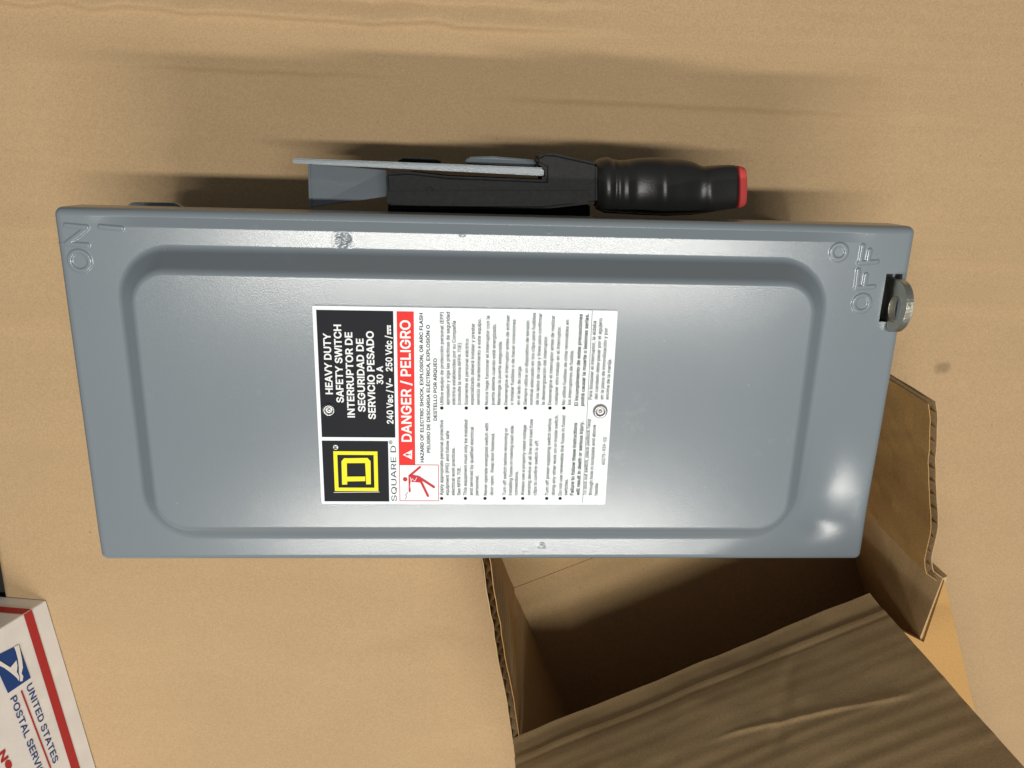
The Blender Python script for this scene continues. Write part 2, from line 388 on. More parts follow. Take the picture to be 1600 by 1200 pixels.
# body behind the cover
def rounded_rect(hx, hy, r, n=5, cx=0, cy=0):
    pts = []
    for (sx, sy, a0) in ((1, -1, -math.pi / 2), (1, 1, 0), (-1, 1, math.pi / 2), (-1, -1, math.pi)):
        for a in np.linspace(a0, a0 + math.pi / 2, n):
            pts.append((cx + sx * (hx - r) + r * math.cos(a), cy + sy * (hy - r) + r * math.sin(a)))
    return pts
b = MB(); b.prism([(x, y, GZ) for x, y in rounded_rect(HX - 0.004, HY - 0.0075, 0.004, 5, 0, -0.0015)], (0, 0, -GZ - 0.012))
b.build('enclosure_body', M_PAINT, SW)
# hinge-side lug on the body that peeps out past the cover edge
lg = MB(); z1 = -0.070
pa, pb, pc, pd = at(192, 326, z1), at(205, 316, z1), at(272, 317, z1), at(292, 328, z1)
lg.prism([(pa[0], 0.072, z1), (pa[0], pa[1], z1), (pb[0], pb[1], z1), (pc[0], pc[1], z1), (pd[0], pd[1], z1), (pd[0], 0.072, z1)], (0, 0, -0.004))
lg.build('mounting_lug', M_PAINT, SW, 0.0006)

# rivets
def lathe(prof, n=28):
    v = []; f = []
    for r, z in prof:
        for k in range(n):
            a = 2 * math.pi * k / n; v.append((r * math.cos(a), r * math.sin(a), z))
    for i in range(len(prof) - 1):
        for k in range(n):
            f.append((i * n + k, i * n + (k + 1) % n, (i + 1) * n + (k + 1) % n, (i + 1) * n + k))
    f.append(tuple(range((len(prof) - 1) * n, len(prof) * n)))
    return v, f
LZ = PH + 0.0006                              # panel surface under the label
def rivet(u, v, R, mat, n=28):
    p = at(u, v, LZ + 0.001); m = MB()
    prof = [(R * 1.05, 0), (R * 1.04, 0.0004), (R * 0.97, 0.0009), (R * 0.86, 0.0013), (R * 0.76, 0.0015), (R * 0.60, 0.0012), (R * 0.54, 0.0004), (R * 0.3, 0.0003), (R * 0.26, 0.0009), (R * 0.02, 0.0010)]
    vv, ff = lathe(prof, n); m.add([(x + p[0], y + p[1], z + LZ + 0.0003) for x, y, z in vv], ff)
    m.build('rivet', mat, SW, smooth=True)
    # chewed mandrel stub
    s = MB(); k = 5
    pts = [(p[0] + R * 0.40 * (1 + 0.35 * math.cos(3 * a + u)) * math.cos(a), p[1] + R * 0.40 * (1 + 0.3 * math.sin(2 * a)) * math.sin(a), LZ + 0.0006) for a in np.linspace(0, 2 * math.pi, 11)[:-1]]
    s.prism(pts, (0, 0, 0.0007))
    return p
rivet(938, 643, 0.0033, M_RIVET); rivet(514, 641, 0.0029, M_RIVET)

# ------------------------------------------------------------------ warning label
LT = LZ + 0.00035
c0, c1, c2, c3 = at(487, 478, LT), at(965, 485, LT), at(946, 787, LT), at(503, 789, LT)
LX0 = (c0[0] + c3[0]) / 2; LX1 = (c1[0] + c2[0]) / 2; LY1 = (c0[1] + c1[1]) / 2; LY0 = (c2[1] + c3[1]) / 2
m = MB(); m.prism([(x, y, LZ - 0.0012) for x, y in rounded_rect((LX1 - LX0) / 2, (LY1 - LY0) / 2, 0.0006, 3, (LX0 + LX1) / 2, (LY0 + LY1) / 2)], (0, 0, LT - LZ + 0.0012))
LABEL = m.build('warning_label', M_LABEL, SW); LABEL['label'] = 'white warning label with black and red printed blocks'
Z1, Z2, Z3 = LT + 0.0001, LT + 0.0002, LT + 0.00045
A = lambda u, v: at(u, v, LT)
C1 = lambda u, v: (480 + u / 3.6346, 470 + v / 3.6346)            # crop coordinates -> photo pixels
CS = lambda u, v: (680 + u / 5.3333, 470 + v / 5.3333)
CE = lambda u, v: (680 + u / 5.3333, 630 + v / 5.3333)
CL = lambda u, v: (500 + u / 8.0, 680 + v / 8.0)
def flat(name, polys, z, mat, parent):
    """flat print: list of polygons of (x, y)"""
    m = MB()
    for k, p in enumerate(polys): m.add([(x, y, z + 0.00005 * k) for x, y in p], [tuple(range(len(p)))])
    me = mesh(name, m.v, m.f)
    bm = bmesh.new(); bm.from_mesh(me)
    for fc in bm.faces:
        if fc.normal.z < 0: fc.normal_flip()
    bmesh.ops.triangulate(bm, faces=bm.faces); bm.to_mesh(me); bm.free()
    return link(name, me, mat, parent)
def rect_px(conv, u0, v0, u1, v1, u2, v2, u3, v3):
    p = [A(*conv(*q)) for q in ((u0, v0), (u1, v1), (u2, v2), (u3, v3))]
    x0 = (p[0][0] + p[3][0]) / 2; x1 = (p[1][0] + p[2][0]) / 2; y1 = (p[0][1] + p[1][1]) / 2; y0 = (p[2][1] + p[3][1]) / 2
    return x0, y0, x1, y1
def rp(r): return [(r[0], r[1]), (r[2], r[1]), (r[2], r[3]), (r[0], r[3])]
def frame(r, t):
    x0, y0, x1, y1 = r
    return [[(x0, y0), (x1, y0), (x1, y0 + t), (x0, y0 + t)], [(x0, y1 - t), (x1, y1 - t), (x1, y1), (x0, y1)],
            [(x0, y0 + t), (x0 + t, y0 + t), (x0 + t, y1 - t), (x0, y1 - t)], [(x1 - t, y0 + t), (x1, y0 + t), (x1, y1 - t), (x1 - t, y1 - t)]]
def stroke(a, b, w, n=6):
    a = np.array(a[:2]); b = np.array(b[:2]); d = b - a; L = np.linalg.norm(d); d = d / L; t0 = math.atan2(d[1], d[0]); pts = []
    for c, s in ((b, -math.pi / 2), (a, math.pi / 2)):
        for k in range(n + 1):
            an = t0 + s + math.pi * k / n; pts.append((c[0] + w * math.cos(an), c[1] + w * math.sin(an)))
    return pts
def circ(c, r, n=16): return [(c[0] + r * math.cos(2 * math.pi * k / n), c[1] + r * math.sin(2 * math.pi * k / n)) for k in range(n)]
def bar(a, b, w):
    a = np.array(a[:2]); b = np.array(b[:2]); d = (b - a) / np.linalg.norm(b - a); n = np.array([-d[1], d[0]]) * w
    return [tuple(a + n), tuple(b + n), tuple(b - n), tuple(a - n)]

# outlines of a plain grotesque alphabet: advance, contours (1000 units to the em)
GLYPHS = {
 ' ': (188, ''),
 '(': (273, '89,207 92,264 101,324 107,354 114,384 122,413 132,441 153,494 177,539 236,539 212,485 191,428 174,370 161,313 154,258 151,207 154,161 160,115 172,67 188,16 198,-10 209,-38 222,-66 236,-96 177,-96 156,-59 139,-21 124,16 111,55 102,93 95,131 90,169'),
 ')': (273, '37,-96 52,-66 64,-37 76,-9 86,18 102,69 113,116 120,162 122,207 119,258 112,313 99,370 82,428 62,485 37,539 97,539 121,494 142,441 151,413 159,384 167,354 173,323 181,264 184,207 183,168 178,130 171,92 161,53 149,15 134,-22 117,-59 97,-96'),
 ',': (188, '38,-119 68,71 137,71 84,-119'),
 '-': (453, '337,244 337,188 114,188 114,244'),
 '.': (188, '95,-4 78,-1 63,9 53,24 50,41 53,59 63,73 78,83 95,87 113,83 128,73 138,59 141,41 138,24 128,9 113,-1'),
 '/': (249, '235,533 71,-76 14,-76 178,533'),
 '0': (453, '227,-7 174,1 130,24 95,62 69,113 60,144 53,178 49,214 48,254 49,294 53,330 60,364 69,395 95,447 130,484 174,508 227,516 279,508 323,484 358,447 384,395 393,364 400,330 404,294 405,254 404,214 400,178 393,144 384,113 359,62 323,24 279,1|227,50 261,56 290,74 313,103 330,144 340,194 344,254 340,314 330,365 313,405 290,435 261,453 227,460 192,453 163,435 140,405 123,365 113,314 109,254 113,194 123,144 140,103 163,74 192,56'),
 '1': (453, '76,0 76,55 391,55 391,0|276,509 276,0 212,0 212,448 209,448 86,358 86,427 198,509'),
 '2': (453, '64,0 64,47 234,229 261,257 282,282 299,305 311,327 318,348 320,371 317,397 308,419 293,436 273,449 250,457 224,460 196,457 172,447 153,433 139,413 130,390 127,362 66,362 71,405 86,442 111,473 143,496 182,511 225,516 268,511 306,497 337,474 361,445 376,411 381,372 378,345 371,318 357,290 336,259 306,223 267,180 153,60 153,57 389,57 389,0'),
 '3': (453, '218,-7 173,-3 133,10 98,30 70,57 52,91 44,132 109,132 115,107 126,87 144,71 165,59 191,52 219,50 248,53 275,61 297,74 315,93 325,116 329,145 326,172 316,196 299,217 275,234 242,244 201,248 157,248 157,299 288,448 288,452 70,452 70,509 372,509 372,461 211,278 211,289 264,288 308,276 344,253 371,222 387,186 393,145 387,103 370,66 344,36 309,12 266,-2'),
 '4': (453, '40,105 40,158 247,509 311,509 109,166 109,163 413,163 413,105|282,0 282,121 282,146 282,318 343,318 343,0'),
 '5': (453, '221,-7 178,-2 140,11 108,32 83,60 66,93 60,130 122,130 127,108 138,89 154,73 173,60 196,52 221,50 250,53 276,64 298,82 314,104 324,131 328,162 324,193 314,221 297,244 275,262 248,273 218,277 192,275 167,268 145,258 128,246 67,253 96,509 366,509 366,452 151,452 134,301 136,301 155,315 178,325 203,331 229,334 263,330 294,321 321,306 345,285 364,260 379,231 388,199 391,163 385,117 369,76 343,41 309,15 268,-1'),
 '6': (453, '226,-7 182,-1 142,15 109,40 84,74 69,115 64,162 68,199 80,239 102,285 137,340 252,509 322,509 151,261 145,261 154,275 165,288 179,299 196,307 214,312 235,314 278,309 316,295 346,271 370,240 384,201 389,157 384,112 368,73 343,39 310,14 271,-2|226,48 254,52 279,63 299,79 314,101 324,128 327,157 324,187 314,213 299,235 279,251 254,262 226,265 198,262 174,252 153,235 138,214 128,188 125,158 128,128 138,102 153,79 174,63 198,52'),
 '7': (453, '97,0 323,448 323,452 62,452 62,509 391,509 391,449 165,0'),
 '8': (453, '226,-7 178,-2 136,11 101,33 74,62 57,96 52,135 55,166 65,195 81,220 101,241 125,256 153,265 153,267 119,282 93,308 76,342 70,380 75,417 90,450 114,477 146,498 184,511 226,516 269,511 306,498 337,477 361,450 377,417 382,380 376,342 359,308 333,282 300,267 300,265 327,256 351,241 372,220 387,195 397,166 401,135 395,96 378,62 352,33 317,11 275,-2|226,49 258,52 285,60 307,74 323,91 333,113 337,139 333,165 322,189 305,208 283,223 256,232 226,235 196,232 169,223 147,208 130,189 119,165 115,139 119,113 129,91 145,74 167,60 195,52|226,290 252,292 274,300 293,313 307,330 316,351 319,376 316,399 308,420 294,437 275,449 252,457 226,460 200,457 177,449 159,437 145,420 136,399 133,376 136,351 145,330 159,313 178,300 201,292'),
 '9': (453, '226,516 271,510 310,494 343,468 368,434 384,393 389,347 385,309 373,270 350,224 315,168 200,0 130,0 301,248 307,248 299,234 287,221 273,210 257,202 238,196 218,195 175,199 137,214 106,237 83,269 68,307 64,352 69,397 85,436 110,469 143,494 182,510|226,460 199,457 174,446 154,429 138,407 129,381 125,352 129,322 138,295 154,274 174,257 199,247 226,243 254,247 279,257 299,273 314,295 324,321 327,350 324,381 314,407 299,429 279,446 254,457'),
 'A': (480, '16,0 201,509 276,509 463,0 395,0 287,302 276,334 264,372 250,420 232,478 245,478 228,419 213,371 201,333 191,302 85,0|110,142 110,199 370,199 370,142'),
 'B': (456, '60,0 60,509 241,509 289,504 329,491 359,469 381,442 394,410 398,374 395,344 387,320 373,301 356,286 336,275 315,267 315,262 339,257 363,245 385,227 402,203 414,173 418,136 413,100 400,67 377,39 344,18 301,4 247,0|125,57 245,57 296,63 330,80 349,105 355,137 352,161 342,184 327,203 306,218 279,228 248,231 125,231|125,285 238,285 265,288 288,296 308,309 323,326 333,348 336,372 330,403 313,429 283,446 240,452 125,452'),
 'C': (510, '267,-7 235,-5 205,1 177,11 150,25 126,42 104,63 86,88 70,115 57,146 48,179 42,215 40,254 42,293 48,329 57,362 70,393 86,421 104,445 126,466 150,484 177,498 205,508 235,514 267,516 305,513 340,504 373,490 402,471 427,447 448,418 463,385 473,348 408,348 401,373 389,395 375,413 357,428 337,440 315,449 292,454 267,456 223,450 184,432 150,403 125,364 109,314 103,254 109,194 125,145 151,105 184,76 223,59 267,53 292,55 315,60 337,69 357,81 375,96 389,114 401,136 408,160 473,160 463,124 448,91 428,62 402,38 373,19 341,5 305,-4'),
 'D': (502, '219,0 96,0 96,57 215,57 272,63 318,81 354,110 379,149 394,198 399,255 394,312 379,361 354,399 320,428 275,446 221,452 93,452 93,509 225,509 261,507 294,501 325,492 353,478 399,441 433,391 446,361 455,329 460,293 462,255 460,217 455,181 446,149 433,119 417,92 398,68 376,48 351,31 322,17 291,8 256,2|125,509 125,0 60,0 60,509'),
 'E': (419, '60,0 60,509 372,509 372,452 125,452 125,286 355,286 355,229 125,229 125,57 375,57 375,0'),
 'F': (410, '60,0 60,509 369,509 369,452 125,452 125,278 346,278 346,221 125,221 125,0'),
 'G': (520, '269,-7 236,-5 205,1 176,11 149,25 125,43 104,64 85,88 69,116 57,146 47,179 42,215 40,254 42,293 47,329 57,362 69,393 85,421 103,445 125,466 149,484 175,498 203,508 233,514 265,516 304,513 340,504 374,489 403,469 429,445 449,416 465,384 474,349 408,349 399,372 387,393 373,411 356,427 337,439 315,448 291,454 265,456 222,450 183,432 150,404 125,364 109,314 103,254 109,194 125,145 151,105 184,76 224,59 269,53 309,57 345,71 374,93 396,123 410,160 415,202 434,199 283,199 283,256 478,256 478,200 471,141 451,91 419,50 377,19 326,0'),
 'H': (517, '60,0 60,509 125,509 125,289 392,289 392,509 457,509 457,0 392,0 392,232 125,232 125,0'),
 'I': (181, '60,0 60,509 121,509 121,0'),
 'J': (396, '185,-7 124,3 75,33 57,55 44,81 36,111 33,145 33,173 98,173 98,145 104,104 122,74 149,56 185,50 220,56 248,74 266,104 272,145 272,509 336,509 336,145 334,111 326,81 313,55 294,33 246,3'),
 'K': (467, '104,145 104,216 122,239 139,261 157,282 174,303 193,324 212,344 364,509 448,509 231,276 228,276|60,0 60,509 125,509 125,334 124,225 125,193 125,0|372,0 188,259 228,309 449,0'),
 'L': (393, '60,0 60,509 125,509 125,57 361,57 361,0'),
 'M': (628, '60,0 60,509 152,509 277,187 282,174 287,159 293,141 299,123 305,103 311,84 317,65 322,49 307,49 312,65 318,83 324,102 330,121 336,140 342,158 348,174 352,187 476,509 568,509 568,0 504,0 504,291 504,308 504,327 505,347 505,369 506,413 507,435 507,457 513,457 505,433 498,409 490,386 482,363 474,341 467,322 461,305 456,291 342,0 286,0 170,291 165,304 159,321 152,340 145,361 137,384 129,408 121,432 112,457 119,457 119,437 120,416 120,394 121,372 122,328 122,309 122,291 122,0'),
 'N': (523, '60,0 60,509 136,509 343,183 352,169 363,151 375,130 388,107 401,82 414,55 405,54 402,81 401,108 400,134 399,157 399,178 399,195 399,509 463,509 463,0 387,0 202,290 190,310 177,331 164,354 148,381 130,413 108,452 119,454 121,417 122,384 123,354 124,328 125,307 125,291 125,0'),
 'O': (533, '267,-7 235,-5 205,1 177,11 150,25 126,42 105,63 86,88 70,115 57,146 48,179 42,215 40,254 42,293 48,329 57,362 70,393 86,421 105,445 126,466 150,484 177,498 205,508 235,514 267,516 299,514 329,508 357,498 384,484 408,466 429,445 448,421 464,393 477,362 486,329 491,293 493,254 491,215 486,179 477,146 464,115 448,88 429,63 408,42 384,25 357,11 329,1 299,-5|267,53 310,59 349,76 383,105 408,144 425,194 430,254 425,314 408,365 383,404 349,433 310,450 267,456 223,450 184,433 151,404 125,364 109,314 103,254 109,194 125,144 151,105 184,76 223,59'),
 'P': (445, '60,0 60,509 235,509 289,503 332,487 366,462 390,430 404,391 409,348 404,304 390,265 366,233 332,207 289,191 235,186 109,186 109,242 233,242 269,246 297,256 318,272 333,294 342,319 344,348 342,376 333,402 318,423 297,439 268,449 232,452 125,452 125,0'),
 'Q': (533, '245,159 313,159 369,85 384,65 468,-48 401,-48 346,27 331,46|267,-7 235,-5 205,1 177,11 150,25 126,42 105,63 86,88 70,115 57,146 48,179 42,215 40,254 42,293 48,329 57,362 70,393 86,421 105,445 126,466 150,484 177,498 205,508 235,514 267,516 299,514 329,508 357,498 384,484 408,466 429,445 448,421 464,393 477,362 486,329 491,293 493,254 491,215 486,179 477,146 464,115 448,88 429,63 408,42 384,25 357,11 329,1 299,-5|267,53 310,59 349,76 383,105 408,144 425,194 430,254 425,314 408,365 383,404 349,433 310,450 267,456 223,450 184,433 151,404 125,364 109,314 103,254 109,194 125,144 151,105 184,76 223,59'),
 'R': (449, '60,0 60,509 236,509 290,504 333,489 367,465 390,433 405,395 409,352 405,309 390,271 367,240 333,217 289,203 236,198 96,198 96,255 234,255 269,258 298,267 319,281 334,300 342,324 345,352 342,380 334,405 319,425 298,440 269,449 233,452 125,452 125,0|353,0 230,229 303,229 428,0'),
 'S': (447, '224,-9 172,-4 128,9 91,31 64,60 46,96 38,137 104,137 110,110 123,88 142,71 166,59 194,52 224,49 257,52 286,60 311,74 329,92 341,114 346,139 342,161 332,179 316,193 296,205 272,214 245,222 184,239 128,260 86,289 60,326 52,372 58,413 75,448 102,476 138,498 180,511 227,516 275,511 316,498 351,476 377,449 394,415 401,378 337,378 326,412 302,437 267,453 225,459 194,456 167,448 145,435 129,418 118,398 115,376 119,352 131,334 148,319 169,308 191,300 212,293 264,279 287,272 312,264 336,252 359,238 379,220 395,198 405,171 408,139 403,99 386,64 360,34 323,11 278,-4'),
 'T': (449, '32,452 32,509 417,509 417,452 257,452 257,0 193,0 193,452'),
 'U': (517, '259,-8 203,-2 154,15 114,43 85,80 66,124 60,173 60,509 124,509 124,178 128,144 141,113 160,87 187,68 220,56 259,52 298,56 331,68 357,87 377,113 389,144 393,178 393,509 457,509 457,173 451,124 433,80 403,43 363,15 315,-2'),
 'V': (480, '204,0 16,509 84,509 192,206 203,176 215,137 230,89 248,31 235,31 252,90 267,138 279,176 290,206 395,509 463,509 278,0'),
 'W': (686, '155,0 16,509 82,509 163,196 170,171 175,145 181,120 187,94 192,67 197,40 189,40 194,67 200,94 205,120 211,145 218,171 224,196 306,509 380,509 462,196 468,171 474,145 480,120 486,94 492,67 497,40 488,40 493,67 499,94 504,120 510,145 517,171 523,196 603,509 670,509 530,0 455,0 368,323 359,356 351,391 344,431 336,475 350,475 342,433 335,395 327,359 318,323 230,0'),
 'X': (474, '18,0 217,284 217,236 29,509 104,509 178,400 192,379 204,361 214,345 223,329 233,312 243,292 232,292 243,311 252,329 261,345 272,361 284,379 298,400 374,509 446,509 259,239 259,287 456,0 382,0 292,129 279,149 268,165 259,180 250,195 241,212 230,231 244,231 235,213 225,196 216,181 206,166 195,149 182,129 91,0'),
 'Y': (472, '203,0 203,208 16,509 91,509 192,344 208,318 222,292 236,264 250,230 224,230 237,265 251,293 265,318 280,344 381,509 455,509 268,208 268,0'),
 'Z': (438, '42,0 42,46 273,385 289,408 306,431 323,453 341,476 348,454 317,453 285,452 254,452 223,452 40,452 40,509 397,509 397,462 169,129 152,105 134,81 116,57 97,33 90,54 121,56 152,57 183,57 214,57 399,57 399,0'),
 'a': (389, '160,-9 126,-5 94,5 68,22 48,45 35,73 30,108 34,138 43,161 58,179 78,193 100,203 125,211 152,216 178,220 209,224 234,227 252,230 265,235 273,243 276,255 276,257 273,279 267,297 256,311 240,322 220,329 196,331 171,329 149,322 132,313 118,301 107,288 100,274 41,291 57,322 79,346 104,364 133,375 163,382 194,384 215,383 239,379 263,372 286,360 306,343 322,320 333,290 337,251 337,0 277,0 277,52 272,52 264,38 252,25 236,12 215,1 190,-6|170,45 202,49 228,59 248,74 263,93 272,115 276,138 276,190 270,186 259,182 246,179 231,176 216,173 200,171 186,169 175,168 154,164 134,159 117,150 103,139 95,124 92,105 94,87 102,72 114,61 130,52 149,47'),
 'b': (424, '229,-8 198,-5 172,4 153,17 138,31 127,46 118,59 112,59 112,0 53,0 53,509 114,509 114,319 118,319 127,331 137,346 152,360 171,373 197,381 229,384 274,378 313,361 345,332 370,293 385,245 390,189 385,133 370,84 346,45 313,16 274,-2|220,47 253,51 279,66 301,88 316,117 325,151 328,189 325,227 316,261 301,290 280,311 253,325 220,330 188,325 161,312 140,291 125,263 116,229 113,189 116,150 125,115 140,86 162,65 188,51'),
 'c': (396, '207,-8 159,-2 117,16 82,46 56,85 40,133 34,187 40,243 56,291 82,330 117,360 159,378 207,384 234,383 260,377 284,368 305,356 324,341 340,322 353,301 362,277 303,262 298,276 290,289 281,301 270,311 257,319 242,325 226,329 207,330 173,325 145,310 124,287 108,258 99,224 96,187 99,151 108,117 124,89 145,66 173,51 207,46 226,48 243,52 258,58 271,66 282,76 292,89 299,102 304,117 363,102 354,78 341,56 325,37 306,21 285,9 261,-1 235,-6'),
 'd': (424, '195,-8 151,-2 111,16 79,45 55,84 39,133 34,189 39,245 55,293 79,332 112,361 151,378 196,384 228,381 253,373 272,360 287,346 298,331 306,319 311,319 311,509 372,509 372,0 313,0 313,59 307,59 298,46 287,31 272,17 252,4 227,-5|205,47 236,51 263,65 284,86 299,115 309,150 312,189 309,229 300,263 284,291 263,312 237,325 205,330 172,325 145,311 124,290 108,261 99,227 96,189 99,151 109,117 124,88 145,66 172,51'),
 'e': (404, '212,-8 161,-2 117,16 82,46 56,85 40,132 34,187 39,242 55,290 81,329 115,359 157,378 205,384 236,382 266,374 294,361 319,341 341,315 357,282 368,242 371,194 371,169 75,169 75,221 338,221 310,202 307,237 298,269 283,294 263,314 237,326 205,330 173,326 146,313 125,294 109,270 99,241 96,211 96,178 100,139 110,106 128,80 151,61 179,50 212,46 234,48 254,53 271,61 285,73 297,88 306,105 365,91 353,63 335,39 311,19 283,4 249,-5'),
 'f': (254, '228,379 228,327 6,327 6,379|81,0 81,432 84,461 96,486 113,505 135,519 161,527 187,530 207,529 222,527 234,524 243,521 227,468 222,470 215,472 206,473 195,474 171,470 154,460 145,443 142,419 142,0'),
 'g': (425, '207,-151 168,-148 134,-140 105,-127 82,-110 64,-91 51,-69 101,-41 110,-53 122,-66 136,-78 154,-88 178,-95 207,-97 249,-92 282,-75 304,-47 311,-6 311,68 306,68 298,56 287,41 272,28 252,16 227,8 195,5 152,10 113,27 80,53 55,90 39,136 34,191 39,246 55,293 80,332 112,361 152,378 196,384 228,382 253,373 273,360 288,346 299,331 308,319 313,319 313,379 372,379 372,-9 367,-54 350,-90 324,-117 291,-136 251,-147|205,59 237,63 264,75 285,95 300,121 309,154 312,193 309,231 300,264 285,291 264,312 237,325 205,330 172,325 145,312 124,290 109,262 99,229 96,193 99,155 109,123 124,96 145,76 172,63'),
 'h': (410, '114,227 114,0 53,0 53,509 114,509 114,287 102,287 124,332 152,362 187,379 227,384 264,380 295,369 321,349 341,321 353,285 357,240 357,0 296,0 296,235 290,275 273,304 246,323 210,329 184,326 161,317 141,303 126,283 117,257'),
 'i': (167, '53,0 53,379 114,379 114,0|84,443 67,446 54,455 44,468 41,483 44,499 54,512 67,521 84,524 100,521 114,512 123,499 126,483 123,468 114,455 100,446'),
 'j': (167, '53,379 114,379 114,-30 111,-63 102,-90 86,-113 65,-129 37,-139 4,-143 -10,-143 -10,-87 2,-87 25,-83 40,-72 50,-54 53,-29|83,443 67,446 53,455 44,468 41,483 44,499 53,512 67,521 83,524 100,521 114,512 123,499 126,483 123,468 114,455 100,446'),
 'k': (381, '110,137 110,212 121,212 284,379 360,379 184,199 177,199|53,0 53,509 114,509 114,0|294,0 148,186 191,229 372,0'),
 'l': (189, '139,-2 101,3 74,20 58,47 53,84 53,509 114,509 114,99 115,77 120,62 130,54 146,52 154,52 160,53 165,53 170,54 181,3 172,1 162,-1 151,-2'),
 'm': (610, '53,0 53,379 112,379 112,295 108,295 118,323 132,346 151,363 172,376 195,384 219,386 257,380 287,361 309,331 321,295 312,295 322,321 337,343 357,361 381,375 407,383 437,386 468,383 497,372 522,354 541,328 553,296 557,255 557,0 496,0 496,254 490,289 473,313 447,326 419,330 395,328 374,320 358,307 345,290 338,270 335,247 335,0 274,0 274,260 269,288 253,311 229,326 199,330 178,328 158,320 140,307 126,289 117,266 114,238 114,0'),
 'n': (410, '114,227 114,0 53,0 53,379 112,379 112,287 102,287 124,332 152,362 187,379 227,384 264,380 295,369 321,349 341,321 353,285 357,240 357,0 296,0 296,235 290,275 273,304 246,323 210,329 184,326 161,317 141,303 126,283 117,257'),
 'o': (415, '207,-8 159,-2 117,16 82,46 56,85 40,133 34,187 40,243 56,291 82,330 117,360 159,378 207,384 256,378 299,360 333,330 359,291 376,243 381,187 376,133 359,85 333,46 299,16 256,-2|207,46 242,51 270,66 292,89 307,117 316,151 319,187 316,224 307,258 292,287 270,310 242,325 207,330 173,325 145,310 124,287 108,258 99,224 96,187 99,151 108,117 124,89 145,66 173,51'),
 'p': (424, '53,-143 53,379 112,379 112,319 118,319 126,331 137,346 152,360 171,373 197,381 229,384 274,378 313,361 345,332 370,293 385,245 390,189 385,133 370,84 346,45 313,16 274,-2 229,-8 198,-5 173,4 153,17 138,31 127,46 118,59 114,59 114,-143|220,47 253,51 279,66 301,88 316,117 325,151 328,189 325,227 316,261 301,290 280,311 253,325 220,330 188,325 161,312 140,291 125,263 116,229 113,189 116,150 125,115 140,86 162,65 188,51'),
 'q': (424, '372,-143 311,-143 311,59 306,59 298,46 287,31 272,17 252,4 227,-5 195,-8 151,-2 111,16 79,45 55,84 39,133 34,189 39,245 55,293 79,332 112,361 151,378 196,384 228,381 253,373 272,360 287,346 298,331 307,319 313,319 313,379 372,379|205,47 236,51 263,65 284,86 299,115 309,150 312,189 309,229 300,263 284,291 263,312 237,325 205,330 172,325 145,311 124,290 108,261 99,227 96,189 99,151 109,117 124,88 145,66 172,51'),
 'r': (259, '53,0 53,379 112,379 112,321 115,321 130,347 152,367 181,380 213,385 221,385 229,384 243,384 243,322 239,323 230,324 219,325 207,326 182,323 159,315 140,301 126,284 117,262 114,237 114,0'),
 's': (365, '182,-8 145,-5 112,3 84,18 62,38 45,63 36,94 94,107 105,79 124,60 150,49 181,45 217,50 244,62 262,81 268,103 265,121 254,136 237,147 212,155 149,170 104,186 72,208 53,237 47,274 51,305 65,332 87,354 115,370 149,381 187,384 223,381 254,372 279,358 299,339 314,316 324,290 268,277 258,298 243,316 219,328 187,333 156,329 131,317 114,299 109,277 112,258 124,243 144,232 172,223 229,209 275,194 306,171 325,142 331,107 326,75 312,47 290,24 260,6 223,-5'),
 't': (227, '204,379 204,327 6,327 6,379|65,471 126,471 126,98 128,76 136,61 150,53 170,50 177,50 185,51 194,52 202,54 213,2 203,-1 192,-3 180,-4 168,-4 125,2 92,21 72,52 65,93'),
 'u': (410, '182,-5 146,-1 115,11 89,31 69,59 57,95 53,139 53,379 114,379 114,144 119,105 137,75 164,56 200,50 226,53 249,62 268,77 283,97 293,122 296,153 296,379 357,379 357,0 298,0 298,92 307,92 286,47 257,17 222,0'),
 'v': (389, '163,0 17,379 84,379 165,155 177,121 187,87 196,53 206,21 184,21 194,53 203,87 213,121 224,155 305,379 371,379 226,0'),
 'w': (567, '138,0 23,379 87,379 133,214 143,177 154,137 165,91 175,41 165,41 175,90 186,135 196,176 206,214 252,379 316,379 362,214 371,176 382,136 392,91 402,41 391,41 402,90 413,135 423,176 434,214 480,379 545,379 429,0 368,0 319,172 312,198 305,225 297,252 291,280 284,309 277,338 291,338 284,309 277,280 270,252 263,225 255,198 248,172 199,0'),
 'x': (379, '21,0 171,218 171,171 29,379 100,379 147,306 164,279 179,253 193,229 207,206 175,206 190,229 202,253 216,279 233,306 282,379 352,379 209,169 209,214 358,0 287,0 231,85 214,112 200,136 187,159 173,182 205,182 191,159 178,136 165,112 148,85 91,0'),
 'y': (389, '47,-139 61,-86 71,-87 88,-90 104,-89 118,-84 130,-74 141,-58 151,-36 163,-1 17,379 84,379 165,155 177,121 187,87 196,53 206,21 184,21 193,53 202,87 212,121 224,155 305,379 371,379 204,-58 191,-85 177,-107 159,-124 139,-136 117,-143 91,-145 77,-145 65,-143 54,-141'),
 'z': (380, '42,0 42,46 254,320 254,323 48,323 48,379 333,379 333,331 126,60 126,56 339,56 339,0'),
 '~': (453, '52,150 55,188 66,218 82,240 103,255 127,263 151,266 175,264 197,256 220,241 246,221 262,207 275,198 286,193 299,192 318,196 332,207 341,226 344,253 400,253 397,215 386,185 370,163 349,148 326,139 301,137 276,139 254,148 232,162 207,182 190,195 177,204 166,209 154,210 136,207 121,196 111,178 108,150'),
